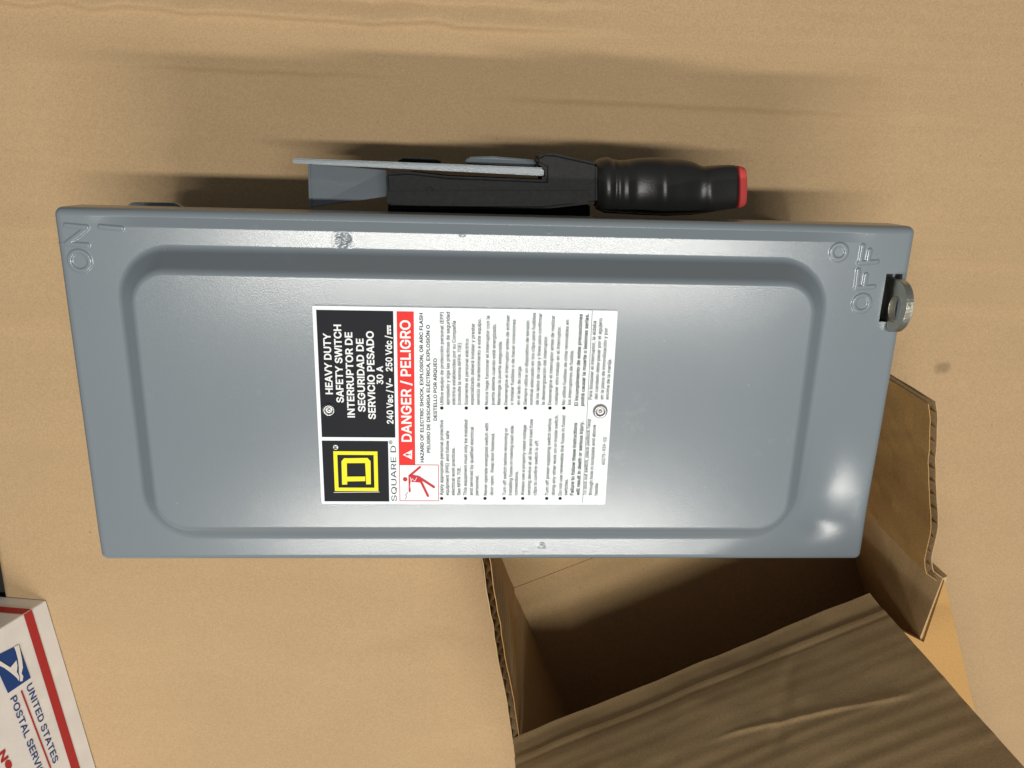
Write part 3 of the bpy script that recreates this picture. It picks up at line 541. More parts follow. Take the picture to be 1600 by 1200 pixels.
 '®': (463, '231,118 192,122 154,134 121,152 91,177 67,206 48,240 37,277 33,317 37,357 48,394 67,428 91,457 121,482 154,500 192,512 231,516 271,512 309,500 343,482 372,457 396,428 415,394 426,357 430,317 426,277 415,240 396,206 372,177 343,152 309,134 271,122|231,166 271,171 307,187 338,210 362,241 377,277 382,317 377,357 362,393 338,423 307,447 271,462 231,467 192,462 156,447 125,423 101,393 86,357 81,317 86,277 101,241 125,210 156,187 192,171|273,226 228,312 273,312 319,226|161,226 161,409 253,409 266,407 279,402 292,394 302,383 309,368 311,350 309,332 302,316 291,304 278,295 264,289 250,287 185,287 185,319 239,319 248,321 257,327 264,337 267,350 264,364 257,372 248,376 239,378 203,378 203,226'),
 'É': (419, '60,0 60,509 372,509 372,452 125,452 125,286 355,286 355,229 125,229 125,57 375,57 375,0|191,558 239,659 307,659 241,558'),
 'Ó': (533, '267,-7 235,-5 205,1 177,11 150,25 126,42 105,63 86,88 70,115 57,146 48,179 42,215 40,254 42,293 48,329 57,362 70,393 86,421 105,445 126,466 150,484 177,498 205,508 235,514 267,516 299,514 329,508 357,498 384,484 408,466 429,445 448,421 464,393 477,362 486,329 491,293 493,254 491,215 486,179 477,146 464,115 448,88 429,63 408,42 384,25 357,11 329,1 299,-5|267,53 310,59 349,76 383,105 408,144 425,194 430,254 425,314 408,365 383,404 349,433 310,450 267,456 223,450 184,433 151,404 125,364 109,314 103,254 109,194 125,144 151,105 184,76 223,59|240,558 288,659 356,659 290,558'),
 'á': (389, '160,-9 126,-5 94,5 68,22 48,45 35,73 30,108 34,138 43,161 58,179 78,193 100,203 125,211 152,216 178,220 209,224 234,227 252,230 265,235 273,243 276,255 276,257 273,279 267,297 256,311 240,322 220,329 196,331 171,329 149,322 132,313 118,301 107,288 100,274 41,291 57,322 79,346 104,364 133,375 163,382 194,384 215,383 239,379 263,372 286,360 306,343 322,320 333,290 337,251 337,0 277,0 277,52 272,52 264,38 252,25 236,12 215,1 190,-6|170,45 202,49 228,59 248,74 263,93 272,115 276,138 276,190 270,186 259,182 246,179 231,176 216,173 200,171 186,169 175,168 154,164 134,159 117,150 103,139 95,124 92,105 94,87 102,72 114,61 130,52 149,47|162,429 210,529 278,529 212,429'),
 'é': (404, '212,-8 161,-2 117,16 82,46 56,85 40,132 34,187 39,242 55,290 81,329 115,359 157,378 205,384 236,382 266,374 294,361 319,341 341,315 357,282 368,242 371,194 371,169 75,169 75,221 338,221 310,202 307,237 298,269 283,294 263,314 237,326 205,330 173,326 146,313 125,294 109,270 99,241 96,211 96,178 100,139 110,106 128,80 151,61 179,50 212,46 234,48 254,53 271,61 285,73 297,88 306,105 365,91 353,63 335,39 311,19 283,4 249,-5|177,429 225,529 293,529 227,429'),
 'í': (167, '53,0 53,379 114,379 114,0|57,429 104,529 173,529 107,429'),
 'ñ': (410, '114,227 114,0 53,0 53,379 112,379 112,287 102,287 124,332 152,362 187,379 227,384 264,380 295,369 321,349 341,321 353,285 357,240 357,0 296,0 296,235 290,275 273,304 246,323 210,329 184,326 161,317 141,303 126,283 117,257|250,446 237,447 225,450 213,455 202,460 192,466 182,470 174,473 167,475 159,472 153,466 150,457 149,448 106,448 110,476 120,498 137,513 161,518 174,517 185,514 196,509 207,504 216,499 226,494 234,491 243,490 251,491 256,496 260,505 262,517 304,517 300,488 289,466 272,451'),
 'ó': (415, '207,-8 159,-2 117,16 82,46 56,85 40,133 34,187 40,243 56,291 82,330 117,360 159,378 207,384 256,378 299,360 333,330 359,291 376,243 381,187 376,133 359,85 333,46 299,16 256,-2|207,46 242,51 270,66 292,89 307,117 316,151 319,187 316,224 307,258 292,287 270,310 242,325 207,330 173,325 145,310 124,287 108,258 99,224 96,187 99,151 108,117 124,89 145,66 173,51|181,429 228,529 297,529 231,429'),
}
_gc = {}
from mathutils.geometry import delaunay_2d_cdt
def glyph_geo(ch, bold):
    key = (ch, bold)
    if key in _gc: return _gc[key]
    adv, cons = GLYPHS[ch]; loops = []
    for c in cons.split('|'):
        p = np.array([tuple(map(float, q.split(','))) for q in c.split()]) / 1000 if c else np.zeros((0, 2))
        if len(p) < 3: continue
        keep = [k for k in range(len(p)) if np.hypot(*(p[k] - p[k - 1])) > 1e-4]; p = p[keep]
        loops.append(p)
    area = lambda p: 0.5 * np.sum(p[:, 0] * np.roll(p[:, 1], -1) - np.roll(p[:, 0], -1) * p[:, 1])
    if loops:
        big = max(loops, key=lambda p: abs(area(p))); sg = 1.0 if area(big) > 0 else -1.0
        for k, p in enumerate(loops):                  # heavier weight: push every contour out along its normal
            if bold:
                d0 = p - np.roll(p, 1, 0); d1_ = np.roll(p, -1, 0) - p
                d0 /= np.linalg.norm(d0, axis=1)[:, None]; d1_ /= np.linalg.norm(d1_, axis=1)[:, None]
                n0 = np.stack([d0[:, 1], -d0[:, 0]], 1); n1 = np.stack([d1_[:, 1], -d1_[:, 0]], 1)
                b = n0 + n1; l = np.maximum((b * b).sum(1), 0.8); loops[k] = p + sg * bold * 2 * b / l[:, None]
        # strokes of a letter overlap: triangulate all contours together and keep what has a non-zero winding
        pts = [Vector((x, y)) for p in loops for x, y in p]; es = []; o = 0
        for p in loops:
            es += [(o + k, o + (k + 1) % len(p)) for k in range(len(p))]; o += len(p)
        vc, _, fc, _, _, _ = delaunay_2d_cdt(pts, es, [], 0, 1e-6)
        vc = np.array([(q.x, q.y) for q in vc]); tri = []
        def winding(q):
            n_ = 0
            for p in loops:
                a, b = p, np.roll(p, -1, 0)
                side = (b[:, 0] - a[:, 0]) * (q[1] - a[:, 1]) - (q[0] - a[:, 0]) * (b[:, 1] - a[:, 1])
                n_ += np.sum((a[:, 1] <= q[1]) & (b[:, 1] > q[1]) & (side > 0)) - np.sum((a[:, 1] > q[1]) & (b[:, 1] <= q[1]) & (side < 0))
            return n_
        for t in fc:
            if winding(vc[list(t)].mean(0)) * sg > 0: tri.append(tuple(t))
        V = np.concatenate([vc, np.zeros((len(vc), 1))], 1)
    else: V = np.zeros((0, 3)); tri = []
    _gc[key] = (adv / 1000, V, [tuple(t) for t in tri]); return _gc[key]
def text_geo(txt, bold=0.0, res=2):
    """triangulated outline of a line of text, unit size, left aligned on its baseline"""
    x = 0; vs = []; fs = []; o = 0
    for ch in txt:
        adv, V, tri = glyph_geo(ch, bold)
        if len(V):
            vs.append(V + np.array([x, 0, 0])); fs += [tuple(i + o for i in t) for t in tri]; o += len(V)
        x += adv
    return np.concatenate(vs), fs
CAPH = None
def text_lines(name, lines, conv, z, mat, parent, bold=0.0, res=2, base_end=False):
    """lines: (text, u of baseline at its middle or start, v start, v end, cap height in photo px)"""
    global CAPH
    if CAPH is None:
        hv, _ = text_geo('H'); CAPH = hv[:, 1].max()
    m = MB()
    for (t, ub, v0, v1, cap) in lines:
        v, f = text_geo(t, bold, res)
        um = ub
        a = A(*conv(um, v0)); e = A(*conv(um, v1))
        x = a[0] if base_end else A(*conv(um, (v0 + v1) / 2))[0]
        L = e[1] - a[1]
        sy = abs(A(conv(um, v0)[0] + cap, conv(um, v0)[1])[0] - a[0]) / CAPH
        xmin, xmax = v[:, 0].min(), v[:, 0].max(); sx = L / (xmax - xmin)
        P = [(x - p[1] * sy, a[1] + (p[0] - xmin) * sx, z + p[2]) for p in v]     # reads upwards in the photograph
        m.add(P, f)
    me = mesh(name, m.v, m.f)
    return link(name, me, mat, parent)

R_MAIN = rect_px(C1, 50, 49, 487, 60, 502, 775, 84, 775)
R_LOGO = rect_px(CL, 24, 72, 855, 68, 862, 824, 56, 830)
R_RED = rect_px(C1, 505, 60, 606, 60, 613, 930, 524, 930)
R_PIC = rect_px(C1, 522, 930, 746, 930, 749, 1137, 525, 1137)
flat('title_block', [rp(R_MAIN)], Z1, M_INK, LABEL)
logo = flat('logo_block', [rp(R_LOGO)], Z1, M_INK, LABEL)
flat('danger_band', [rp(R_RED)], Z1, M_RINK, LABEL)
# square emblem with an outlined D
yo = rect_px(CL, 168, 200, 721, 198, 728, 695, 186, 700); ty = (yo[2] - yo[0]) * 0.088
q = lambda u, v: tuple(A(*CL(u, v))[:2])
polys = frame(yo, ty)
dpo = [q(278, 612), q(270, 322), q(302, 282), q(594, 278), q(634, 318), q(638, 608), q(580, 608), q(576, 568), q(338, 572), q(342, 612)]
def sub(pts): return pts
polys += [[q(278, 614), q(270, 322), q(302, 283), q(335, 283), q(337, 345), q(342, 612)],
          [q(335, 283), q(594, 279), q(632, 318), q(634, 343), q(337, 345)],
          [q(566, 343), q(634, 343), q(638, 608), q(580, 610)], [q(338, 512), q(568, 510), q(568, 568), q(338, 572)]]
flat('square_emblem', polys, Z2, M_YINK, LABEL)
flat('emblem_underline', [bar(q(172, 714), q(745, 708), 0.00012)], Z2, M_WINK, LABEL)
for (cu_, cv_) in ((196, 150),):
    c = q(cu_, cv_); flat('registered_mark', [circ(c, 0.00115, 20)], Z2, M_WINK, LABEL)
    text_lines('registered_letter', [('R', 212, 168, 132, 4.6)], CL, Z3, M_INK, LABEL, 0.02)
text_lines('title_text', [('HEAVY DUTY', 138, 530, 183, 10.6), ('SAFETY SWITCH', 199, 578, 135, 10.6), ('INTERRUPTOR DE', 262, 662, 178, 10.6),
                          ('SEGURIDAD DE', 324, 630, 214, 10.6), ('SERVICIO PESADO', 382, 672, 172, 10.6), ('30 A', 430, 474, 370, 9.4),
                          ('240 Vac / V~   250 Vdc /', 484, 698, 197, 9.4)], C1, Z2, M_WINK, LABEL, 0.023, 3)
q1 = lambda u, v: tuple(A(*C1(u, v))[:2])
flat('direct_current_mark', [bar(q1(459, 190), q1(458, 138), 0.00035), bar(q1(472, 190), q1(472, 176), 0.00035), bar(q1(472, 171), q1(471, 157), 0.00035), bar(q1(471, 152), q1(471, 138), 0.00035)], Z2, M_WINK, LABEL)
text_lines('danger_text', [('DANGER / PELIGRO', 588, 800, 110, 14.8)], C1, Z2, M_WINK, LABEL, 0.020, 3)
flat('alert_triangle', [[q(1034, 243), q(1152, 180), q(1150, 302)]], Z2, M_WINK, LABEL)
flat('alert_mark', [bar(q(1072, 241), q(1112, 240), 0.00035), bar(q(1122, 240), q(1134, 240), 0.00035)], Z3, M_RINK, LABEL)
text_lines('brand_text', [('SQUARE D', 954, 824, 132, 8.2)], CL, Z1, M_INK, LABEL, 0.0, 3)
text_lines('brand_mark', [('®', 918, 112, 66, 7.0)], CL, Z1, M_TINK, LABEL, 0.0, 3)
# pictogram: figure struck by a spark
flat('pictogram_frame', frame(R_PIC, 0.00028), Z1, M_RINK2, LABEL)
wp = 0.00052
flat('shock_pictogram', [circ(q(1065, 550), 0.00105, 20), stroke(q(1250, 398), q(1128, 500), wp * 0.95), stroke(q(1118, 505), q(1122, 700), wp * 0.85),
     [q(1110, 515), q(1140, 490), q(1245, 512), q(1262, 545), q(1258, 590), q(1140, 580), q(1112, 530)],
     stroke(q(1245, 530), q(1425, 646), wp), stroke(q(1262, 575), q(1350, 756), wp)], Z2, M_RINK2, LABEL)
flat('pictogram_spark', [bar(q(1098, 714), q(1070, 745), 0.0001), bar(q(1070, 745), q(1082, 765), 0.0001), bar(q(1082, 765), q(1066, 800), 0.0001)], Z2, M_INK, LABEL)
flat('pictogram_bolt', [bar(q(1128, 520), q(1140, 572), 0.00012), bar(q(1140, 572), q(1152, 535), 0.00012), bar(q(1152, 535), q(1185, 570), 0.00012), bar(q(1185, 570), q(1212, 520), 0.00012), bar(q(1136, 580), q(1126, 650), 0.0001)], Z3, M_LABEL, LABEL)

text_lines('hazard_text', [('HAZARD OF ELECTRIC SHOCK, EXPLOSION, OR ARC FLASH', 659, 917, 70, 5.0), ('PELIGRO DE DESCARGA ELÉCTRICA, EXPLOSIÓN O', 697, 862, 137, 5.0),
                           ('DESTELLO POR ARQUEO', 736, 680, 327, 5.0)], C1, Z1, M_INK, LABEL, 0.020)
es = [('Utilice equipo de protección personal (EPP)', 68, 95), ('apropiado y siga las prácticas de seguridad', 118, 93), ('eléctrica establecidas por su Compañía', 167, 168),
      ('(consulte la norma NFPA 70E).', 213, 340), ('Solamente el personal eléctrico', 272, 315), ('especializado deberá instalar y prestar', 320, 188), ('servicio de mantenimiento a este equipo.', 371, 147),
      ('Nunca haga funcionar el interruptor con la', 440, 125), ('puerta abierta cuando esté energizado.', 493, 190), ('Mantenga la puerta asegurada.', 543, 335),
      ('Desenergice el interruptor antes de extraer', 601, 118), ('o instalar fusibles o de hacer conexiones', 651, 155), ('en el lado de carga.', 706, 540),
      ('Siempre utilice un dispositivo de tensión', 763, 165), ('nominal adecuado en los clips para fusibles', 812, 100), ('de los lados de carga y línea para confirmar', 862, 103), ('la desenergización del interruptor.', 912, 290),
      ('Desenergice el interruptor antes de realizar', 966, 122), ('cualquier otro trabajo en el interruptor.', 1018, 210), ('No utilice fusibles de cinta renovables en', 1082, 158), ('los interruptores de fusible.', 1130, 410)]
en = [('Apply appropriate personal protective', 66, 140), ('equipment (PPE) and follow safe', 114, 230), ('electrical work practices.', 162, 368), ('See NFPA 70E.', 210, 530),
      ('This equipment must only be installed', 263, 138), ('and serviced by qualified electrical', 313, 195), ('personnel.', 359, 600), ('Never operate energized switch with', 432, 165), ('door open.  Keep door fastened.', 483, 248),
      ('Turn off switch before removing or', 589, 205), ('installing fuses or making load side', 638, 187), ('connections.', 685, 565), ('Always use a properly rated voltage', 740, 180), ('sensing device at all line and load fuse', 792, 133), ('clips to confirm switch is off.', 843, 305),
      ('Turn off power supplying switch before', 942, 127), ('doing any other work on or inside switch.', 995, 95), ('Do not use renewable link fuses in fused', 1053, 103), ('switches.', 1100, 630)]
text_lines('spanish_text', [(t, u, 867, v, 5.2) for t, u, v in es], CS, Z1, M_TINK, LABEL, 0.013, 1, True)
text_lines('english_text', [(t, u, 767, v, 5.2) for t, u, v in en], CE, Z1, M_TINK, LABEL, 0.013, 1, True)
text_lines('spanish_notice_text', [('El incumplimiento de estas precauciones', 1188, 875, 110, 5.4), ('podrá causar la muerte o lesiones serias.', 1238, 875, 108, 5.4)], CS, Z1, M_INK, LABEL, 0.022, 1, True)
text_lines('english_notice_text', [('Failure to follow these instructions', 1152, 767, 162, 5.4), ('will result in death or serious injury.', 1202, 767, 150, 5.4)], CE, Z1, M_INK, LABEL, 0.022, 1, True)
text_lines('spanish_lockout_text', [('Para bloquear el interruptor, la aldaba', 1305, 822, 168, 5.2), ('del candado debe pasar por el agujero', 1352, 822, 145, 5.2), ('en la placa de inmovilización y por', 1400, 822, 225, 5.2), ('encima de la manija.', 1445, 822, 483, 5.2)], CS, Z1, M_TINK, LABEL, 0.013, 1, True)
text_lines('english_lockout_text', [('To lock out switch, place padlock hasp', 1258, 767, 130, 5.2), ('through hole in lockplate and above', 1305, 767, 180, 5.2), ('handle.', 1352, 767, 660, 5.2), ('40275-939-02', 1413, 515, 283, 5.2)], CE, Z1, M_TINK, LABEL, 0.013, 1, True)
bl = [circ(A(*CS(u, 893)), 0.00080, 12) for u in (55, 259, 428, 592, 750, 956, 1072)] + [circ(A(*CE(u, 793)), 0.00080, 12) for u in (54, 251, 415, 575, 729, 929, 1041)]
for k, p in enumerate(bl):
    if k == 0: b0 = flat('bullet', [p], Z1, M_INK, LABEL); o0 = p[0]
    else:
        o = b0.copy(); COL.objects.link(o); o.parent = LABEL; o.location = (p[0][0] - o0[0], p[0][1] - o0[1], 0)
flat('rule_print', [bar(A(*CS(1309, 80)), A(*CE(1228, 828)), 0.00010)], Z1, M_INK, LABEL)

# ------------------------------------------------------------------ side handle and its bracket
ZH = -0.032
Hp = lambda u, v, z=ZH: at(u, v, z)
# side plate seen edge-on
m = MB(); tpl = 0.0030
a, b_, c, d = Hp(457, 247), Hp(457, 255), Hp(850, 275), Hp(850, 262)
m.prism([(a[0], a[1], ZH - 0.0001), (b_[0], b_[1], ZH), (c[0], c[1], ZH), (d[0], d[1], ZH - 0.0001)], (0, 0, -0.050))
BR = m.build('handle_bracket', M_PAINT, SW, 0.0005)
m = MB(); zw = ZH - 0.010
w0, w1, w2, w3 = at(486, 256, zw), at(604, 266, zw), at(604, 307, zw), at(488, 324, zw)
w0 = at(486, 256, zw - 0.007); w1 = at(604, 266, zw - 0.007)
m.prism([w0, w1, w2, w3], (0, 0, -0.0020))
m.prism([w0, w3, w3 + np.array([-0.0016, 0, 0]), w0 + np.array([-0.0016, 0, 0])], (0, 0, -0.024))
m.build('bracket_web', M_PAINT, BR, 0.0004)
# bracket foot that ties it to the body
m = MB(); f0 = at(600, 330, -0.07)
m.box((f0[0] - 0.02, 0.0745, -0.085), (f0[0] + 0.095, 0.0795, -0.050)); m.build('bracket_foot', M_PAINT, BR, 0.0006)
# raised tab and pivot boss on the outer side of the plate
m = MB(); zt = ZH - 0.012
m.prism([at(724, 256, zt), at(732, 245, zt - .003), at(770, 244, zt - .003), at(838, 250, zt - .003), at(838, 264, zt)], (0, 0, -0.012)); m.build('bracket_tab', M_PAINT, BR, 0.0008)
m = MB(); zt = ZH - 0.016
m.prism([at(618, 256, zt), at(626, 247, zt), at(645, 245.5, zt), at(672, 246.5, zt), at(690, 252, zt), at(692, 262, zt)], (0, 0, -0.016)); m.build('pivot_boss', M_BLACK, SW, 0.001)

HANDLE = MB()
zt = ZH + 0.002
arm = [(602, 270), (640, 268), (700, 275), (852, 281), (852, 262), (838, 256), (838, 246), (850, 239), (868, 240), (926, 253), (934, 256), (934, 318), (922, 319), (850, 327), (606, 327)]
arm3 = [at(u, v, zt) for u, v in arm]
HANDLE.prism(arm3, (0, 0, -0.026))
HO = HANDLE.build('handle_arm', M_BLACK, SW, 0.0016, 3)
m = MB()                                                   # thin lower flange of the arm with its step
m.prism([at(604, 318, zt + 0.001), at(604, 296, zt + 0.001), at(922, 295, zt + 0.001), at(922, 318, zt + 0.001)], (0, 0, -0.006)); m.build('arm_rib', M_BLACK, HO, 0.0008)
# added black block: stands in for shade on the body side below the arm
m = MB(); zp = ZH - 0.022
m.prism([at(606, 318, zp), at(606, 343, zp), at(905, 349, zp), at(922, 344, zp), at(922, 318, zp)], (0, 0, -0.034)); m.build('arm_shade_block', M_BLACK, SW, 0.001)
# moulded marks on the arm
m = MB(); c = at(671, 298, zt + 0.0012)
for k in range(14):
    a0 = 2 * math.pi * k / 14; a1 = 2 * math.pi * (k + 1) / 14
    m.prism([(c[0] + 0.0016 * math.cos(a0), c[1] + 0.0016 * math.sin(a0), c[2] - .0004), (c[0] + 0.0016 * math.cos(a1), c[1] + 0.0016 * math.sin(a1), c[2] - .0004),
             (c[0] + 0.0013 * math.cos(a1), c[1] + 0.0013 * math.sin(a1), c[2] - .0004), (c[0] + 0.0013 * math.cos(a0), c[1] + 0.0013 * math.sin(a0), c[2] - .0004)], (0, 0, 0.0006))
m.build('moulded_ring', M_BLACK, HO)

# grip: swept rounded section whose outline follows the photograph
zc = ZH - 0.010
prof = [  # u, upper v, lower v, half depth (m)
 (926, 254, 319, .0105), (931, 251, 322, .0110), (936, 248, 327, .0132), (942, 246, 330, .0142), (948, 245, 331, .0140), (953, 247, 331, .0129), (956, 249, 331, .0124), (960, 249, 331, .0134), (964, 250, 332, .0130),
 (969, 250, 332, .0124), (974, 250, 332.5, .0129), (979, 250, 333, .0119), (990, 248, 333, .0104), (1005, 246.5, 334, .0117), (1018, 246, 335, .0133), (1024, 246, 335, .0146), (1029, 246, 335, .0150), (1034, 246, 335, .0145), (1045, 246.5, 335, .0131), (1060, 248, 335, .0120),
 (1075, 250.5, 334.5, .0104), (1085, 254, 333.5, .0096), (1092, 258, 332.5, .0096), (1098, 260, 331.5, .0107), (1103, 259.5, 330.5, .0104), (1115, 258.5, 329, .0096), (1130, 257.5, 327, .0088), (1143, 257.5, 325.5, .0082), (1146, 257.8, 325.4, .0081)]
tip = [(1146, 258.5, 325.0, .0080), (1149, 258.8, 325.0, .0080), (1156, 260.5, 323, .0078), (1158.5, 262, 321, .0074), (1159, 264, 319, .0070), (1159.5, 275, 309, .0050)]
def sweep(name, prof, mat, parent, n=32, pw=3.0, caps=(True, True)):
    v = []; f = []
    for (u, v0, v1, hd) in prof:
        p0 = at(u, v0, zc); p1 = at(u, v1, zc); cx = (p0[0] + p1[0]) / 2; cy = (p0[1] + p1[1]) / 2; hy = (p0[1] - p1[1]) / 2
        lean = (290 - (v0 + v1) / 2)
        for k in range(n):
            a = 2 * math.pi * k / n; ca, sa = math.cos(a), math.sin(a)
            pe = pw + 4.0 * min(1, max(0, (u - 1098) / 12)); r = (abs(ca) ** pe + abs(sa) ** pe) ** (-1 / pe)
            bow = 0.0010 * (1 - (r * ca) ** 2)
            v.append((cx + (p0[0] - cx) * r * ca, cy + hy * r * ca, zc + hd * r * sa + bow))
    for i in range(len(prof) - 1):
        for k in range(n): f.append((i * n + k, i * n + (k + 1) % n, (i + 1) * n + (k + 1) % n, (i + 1) * n + k))
    f.append(tuple(range(n))[::-1]); f.append(tuple(range((len(prof) - 1) * n, len(prof) * n)))
    me = recalc(mesh(name, v, f)); o = link(name, me, mat, parent, True)
    md = o.modifiers.new('s', 'SUBSURF'); md.levels = 1; md.render_levels = 2
    return o
sweep('grip', prof, M_BLACKG, HO); sweep('red_tip', tip, M_RED, HO)
# black plastic lip along the underside of the grip
m = MB(); zl = zc - 0.008
pts = [(930, 326), (945, 333), (1000, 336), (1040, 337.5), (1080, 336), (1110, 332), (1141, 327)]
up = [at(u, v, zl) for u, v in pts]; dn = [at(u, v - 14, zl) for u, v in pts]
m.prism(up + dn[::-1], (0, 0, -0.006)); m.build('grip_lip', M_BLACK, HO, 0.001)

# ------------------------------------------------------------------ zinc padlock hasp standing in the slot
def build_hasp():
    xm = SX0 + (SX1 - SX0) * 0.42; th = 0.0033
    y1 = SY1 - 0.0020; y0 = SY0 - 0.0042
    cy = (y0 + y1) / 2; hh = 0.0098; n = 24
    out = [(y1 + 0.000, -0.006)]
    hy = (y1 - y0) / 2
    for k in range(n + 1):
        a = math.pi * k / n; out.append((cy + hy * math.cos(a), 0.0015 + hh * math.sin(a) ** 0.85))
    out.append((y0, 0.0012)); out.append((SY0 + 0.0006, 0.0004)); out.append((SY0 + 0.0006, -0.006))
    # hole: rounded slot
    hc = (cy - 0.0012, 0.0042); hr = (0.0060, 0.0036)
    inn = [(hc[0] + hr[0] * math.cos(2 * math.pi * k / 28), hc[1] + hr[1] * math.sin(2 * math.pi * k / 28)) for k in range(28)]
    bm = bmesh.new()
    ov = [bm.verts.new((xm, p[0], p[1])) for p in out]; iv = [bm.verts.new((xm, p[0], p[1])) for p in inn]
    es = [bm.edges.new((L[i], L[(i + 1) % len(L)])) for L in (ov, iv) for i in range(len(L))]
    bmesh.ops.triangle_fill(bm, edges=es, use_beauty=True)
    r = bmesh.ops.extrude_face_region(bm, geom=bm.faces[:])
    for e in r['geom']:
        if isinstance(e, bmesh.types.BMVert): e.co.x += th
    bmesh.ops.recalc_face_normals(bm, faces=bm.faces)
    be = [e for e in bm.edges if len(e.link_faces) == 2 and e.calc_face_angle(0) > 1.0]
    bmesh.ops.bevel(bm, geom=be, offset=0.0005, segments=2, affect='EDGES', clamp_overlap=True)
    for v in bm.verts: v.co.x += max(v.co.z, -0.002) * 0.22
    me = bpy.data.meshes.new('padlock_hasp'); bm.to_mesh(me); bm.free()
    link('padlock_hasp', me, M_STEEL, SW)
build_hasp()
m = MB(); m.box((SX1 - 0.0030, SY0 - 0.004, -0.0105), (SX1 - 0.0018, SY1 + 0.004, -0.003)); m.build('latch_strip', M_PAINT, SW)

# ------------------------------------------------------------------ open carton lying on its side
CT = thing('cardboard_carton', 'open brown corrugated carton lying on its side below the switch, flaps spread', 'cardboard box', tuple(at(1100, 1000, GZ)))
ZT = -0.008
P4 = at(795, 918, GZ); P3 = at(1289, 729, GZ); P1 = at(803, 1163, ZT); P2 = at(1475, 905, ZT)
ax = (P3 - P4) / np.linalg.norm(P3 - P4); dep = np.array([-ax[1], ax[0], 0]) * -1.0          # into the carton
DL = 0.36
def slab(name, poly, thick, mat, parent, bevel=0.0):
    m = MB(); m.prism(poly, thick); return m.build(name, mat, parent, bevel)
up = np.array([0, 0, 1.0])
slab('bottom_wall', [P4 + up * 0.0004, P3 + up * 0.0004, P3 + dep * DL + up * 0.0004, P4 + dep * DL + up * 0.0004], up * 0.003, M_CARTON, CT)
def wavy_wall(name, bot, top, thick, mat, parent, nb=40, amp=0.0006, seed=1, ridge=None, nv=20):
    """sheet between two polylines (bottom, top) with slight buckling; both given as lists of points of equal length"""
    bot = np.array(bot); top = np.array(top)
    def resample(P):
        d = np.concatenate([[0], np.cumsum(np.linalg.norm(np.diff(P, axis=0), axis=1))]); d /= d[-1]
        t = np.linspace(0, 1, nb); return np.stack([np.interp(t, d, P[:, k]) for k in range(3)], 1)
    B, T = resample(bot), resample(top)
    s = np.linspace(0, 1, nv)
    G = B[:, None] * (1 - s)[None, :, None] + T[:, None] * s[None, :, None]
    n = np.cross(G[-1, 0] - G[0, 0], G[0, -1] - G[0, 0]); n /= np.linalg.norm(n)
    I, J = np.meshgrid(np.linspace(0, 1, nb), s, indexing='ij')
    off = amp * 2 * vnoise(I * 6, J * 4, seed) + amp * vnoise(I * 17, J * 11, seed + 2)
    if ridge is not None: off = off + ridge(I, J)
    G = G + off[..., None] * n
    K = G - n * thick
    V = np.concatenate([G.reshape(-1, 3), K.reshape(-1, 3)]); N_ = nb * nv
    f = list(map(tuple, grid_faces(nb, nv))) + [tuple(q[::-1]) for q in grid_faces(nb, nv, N_)]
    rim = [i * nv for i in range(nb)] + [(nb - 1) * nv + j for j in range(1, nv)] + [i * nv + nv - 1 for i in range(nb - 2, -1, -1)] + [j for j in range(nv - 2, 0, -1)]
    f += [(rim[i], rim[(i + 1) % len(rim)], rim[(i + 1) % len(rim)] + N_, rim[i] + N_) for i in range(len(rim))]
    return link(name, recalc(mesh(name, V, f)), mat, parent, False), n

# corrugated edge: two liners with the flute between
def corrugated(name, bot, top, parent, mat_in, normal_side=1, thick=0.0040, pitch=0.0078, seed=1, amp=0.0005):
    bot = np.array(bot); top = np.array(top)
    L = np.linalg.norm(np.diff(top, axis=0), axis=1).sum(); nb = max(24, int(L / 0.0011))
    inner, n = wavy_wall(name, bot, top, 0.0004, mat_in, parent, nb, amp, seed)
    n = n * normal_side
    ol, _ = wavy_wall('outer_liner', bot + n * thick, top + n * thick, 0.0004, M_OUTER, inner, nb, amp, seed)
    ol.location = (0, 0, 0)
    d = np.concatenate([[0], np.cumsum(np.linalg.norm(np.diff(top, axis=0), axis=1))]); t = np.linspace(0, d[-1], nb * 2)
    T = np.stack([np.interp(t, d, top[:, k]) for k in range(3)], 1); B = np.stack([np.interp(t / d[-1], np.linspace(0, 1, len(bot)), bot[:, k]) for k in range(3)], 1)
    ph = 2 * math.pi * t / pitch + 0.7 * np.sin(t * 90)
    o_ = (0.5 + 0.46 * np.cos(ph)) * thick + 0.5 * amp * 0
    I = t / d[-1]; buck = amp * 2 * vnoise(I * 6, I * 0 + 4, seed) + amp * vnoise(I * 17, I * 0 + 11, seed + 2)
    nn = n * normal_side
    T = T + n * o_[:, None] + nn * buck[:, None]; B = B + n * o_[:, None]
    T[:, 2] -= 0.0006 * (0.5 + vnoise(t * 400, t * 0, seed))
    V = np.concatenate([B, T]); k = len(B); f = [(i, i + 1, k + i + 1, k + i) for i in range(k - 1)]
    fo = link('flute', mesh('flute', V, f), M_FLUTE, inner, True); fo.location = (0, 0, 0)
    return inner, n

# left wall and flap
wavy_wall('left_wall', [P4, P4 + dep * DL], [P1, P1 + dep * DL], 0.003, M_CARTON, CT, 30, 0.0005, 3)
LFt = at(752, 868, ZT); LFb = np.array([LFt[0] - 0.010, LFt[1], GZ + 0.0005])
LFm = at(781, 1040, ZT)
corrugated('left_flap', [P4 + up * .0005, at(776, 873, GZ) + up * .0005, LFb], [P1, LFm, LFt], CT, M_CARTON, 1, seed=5)
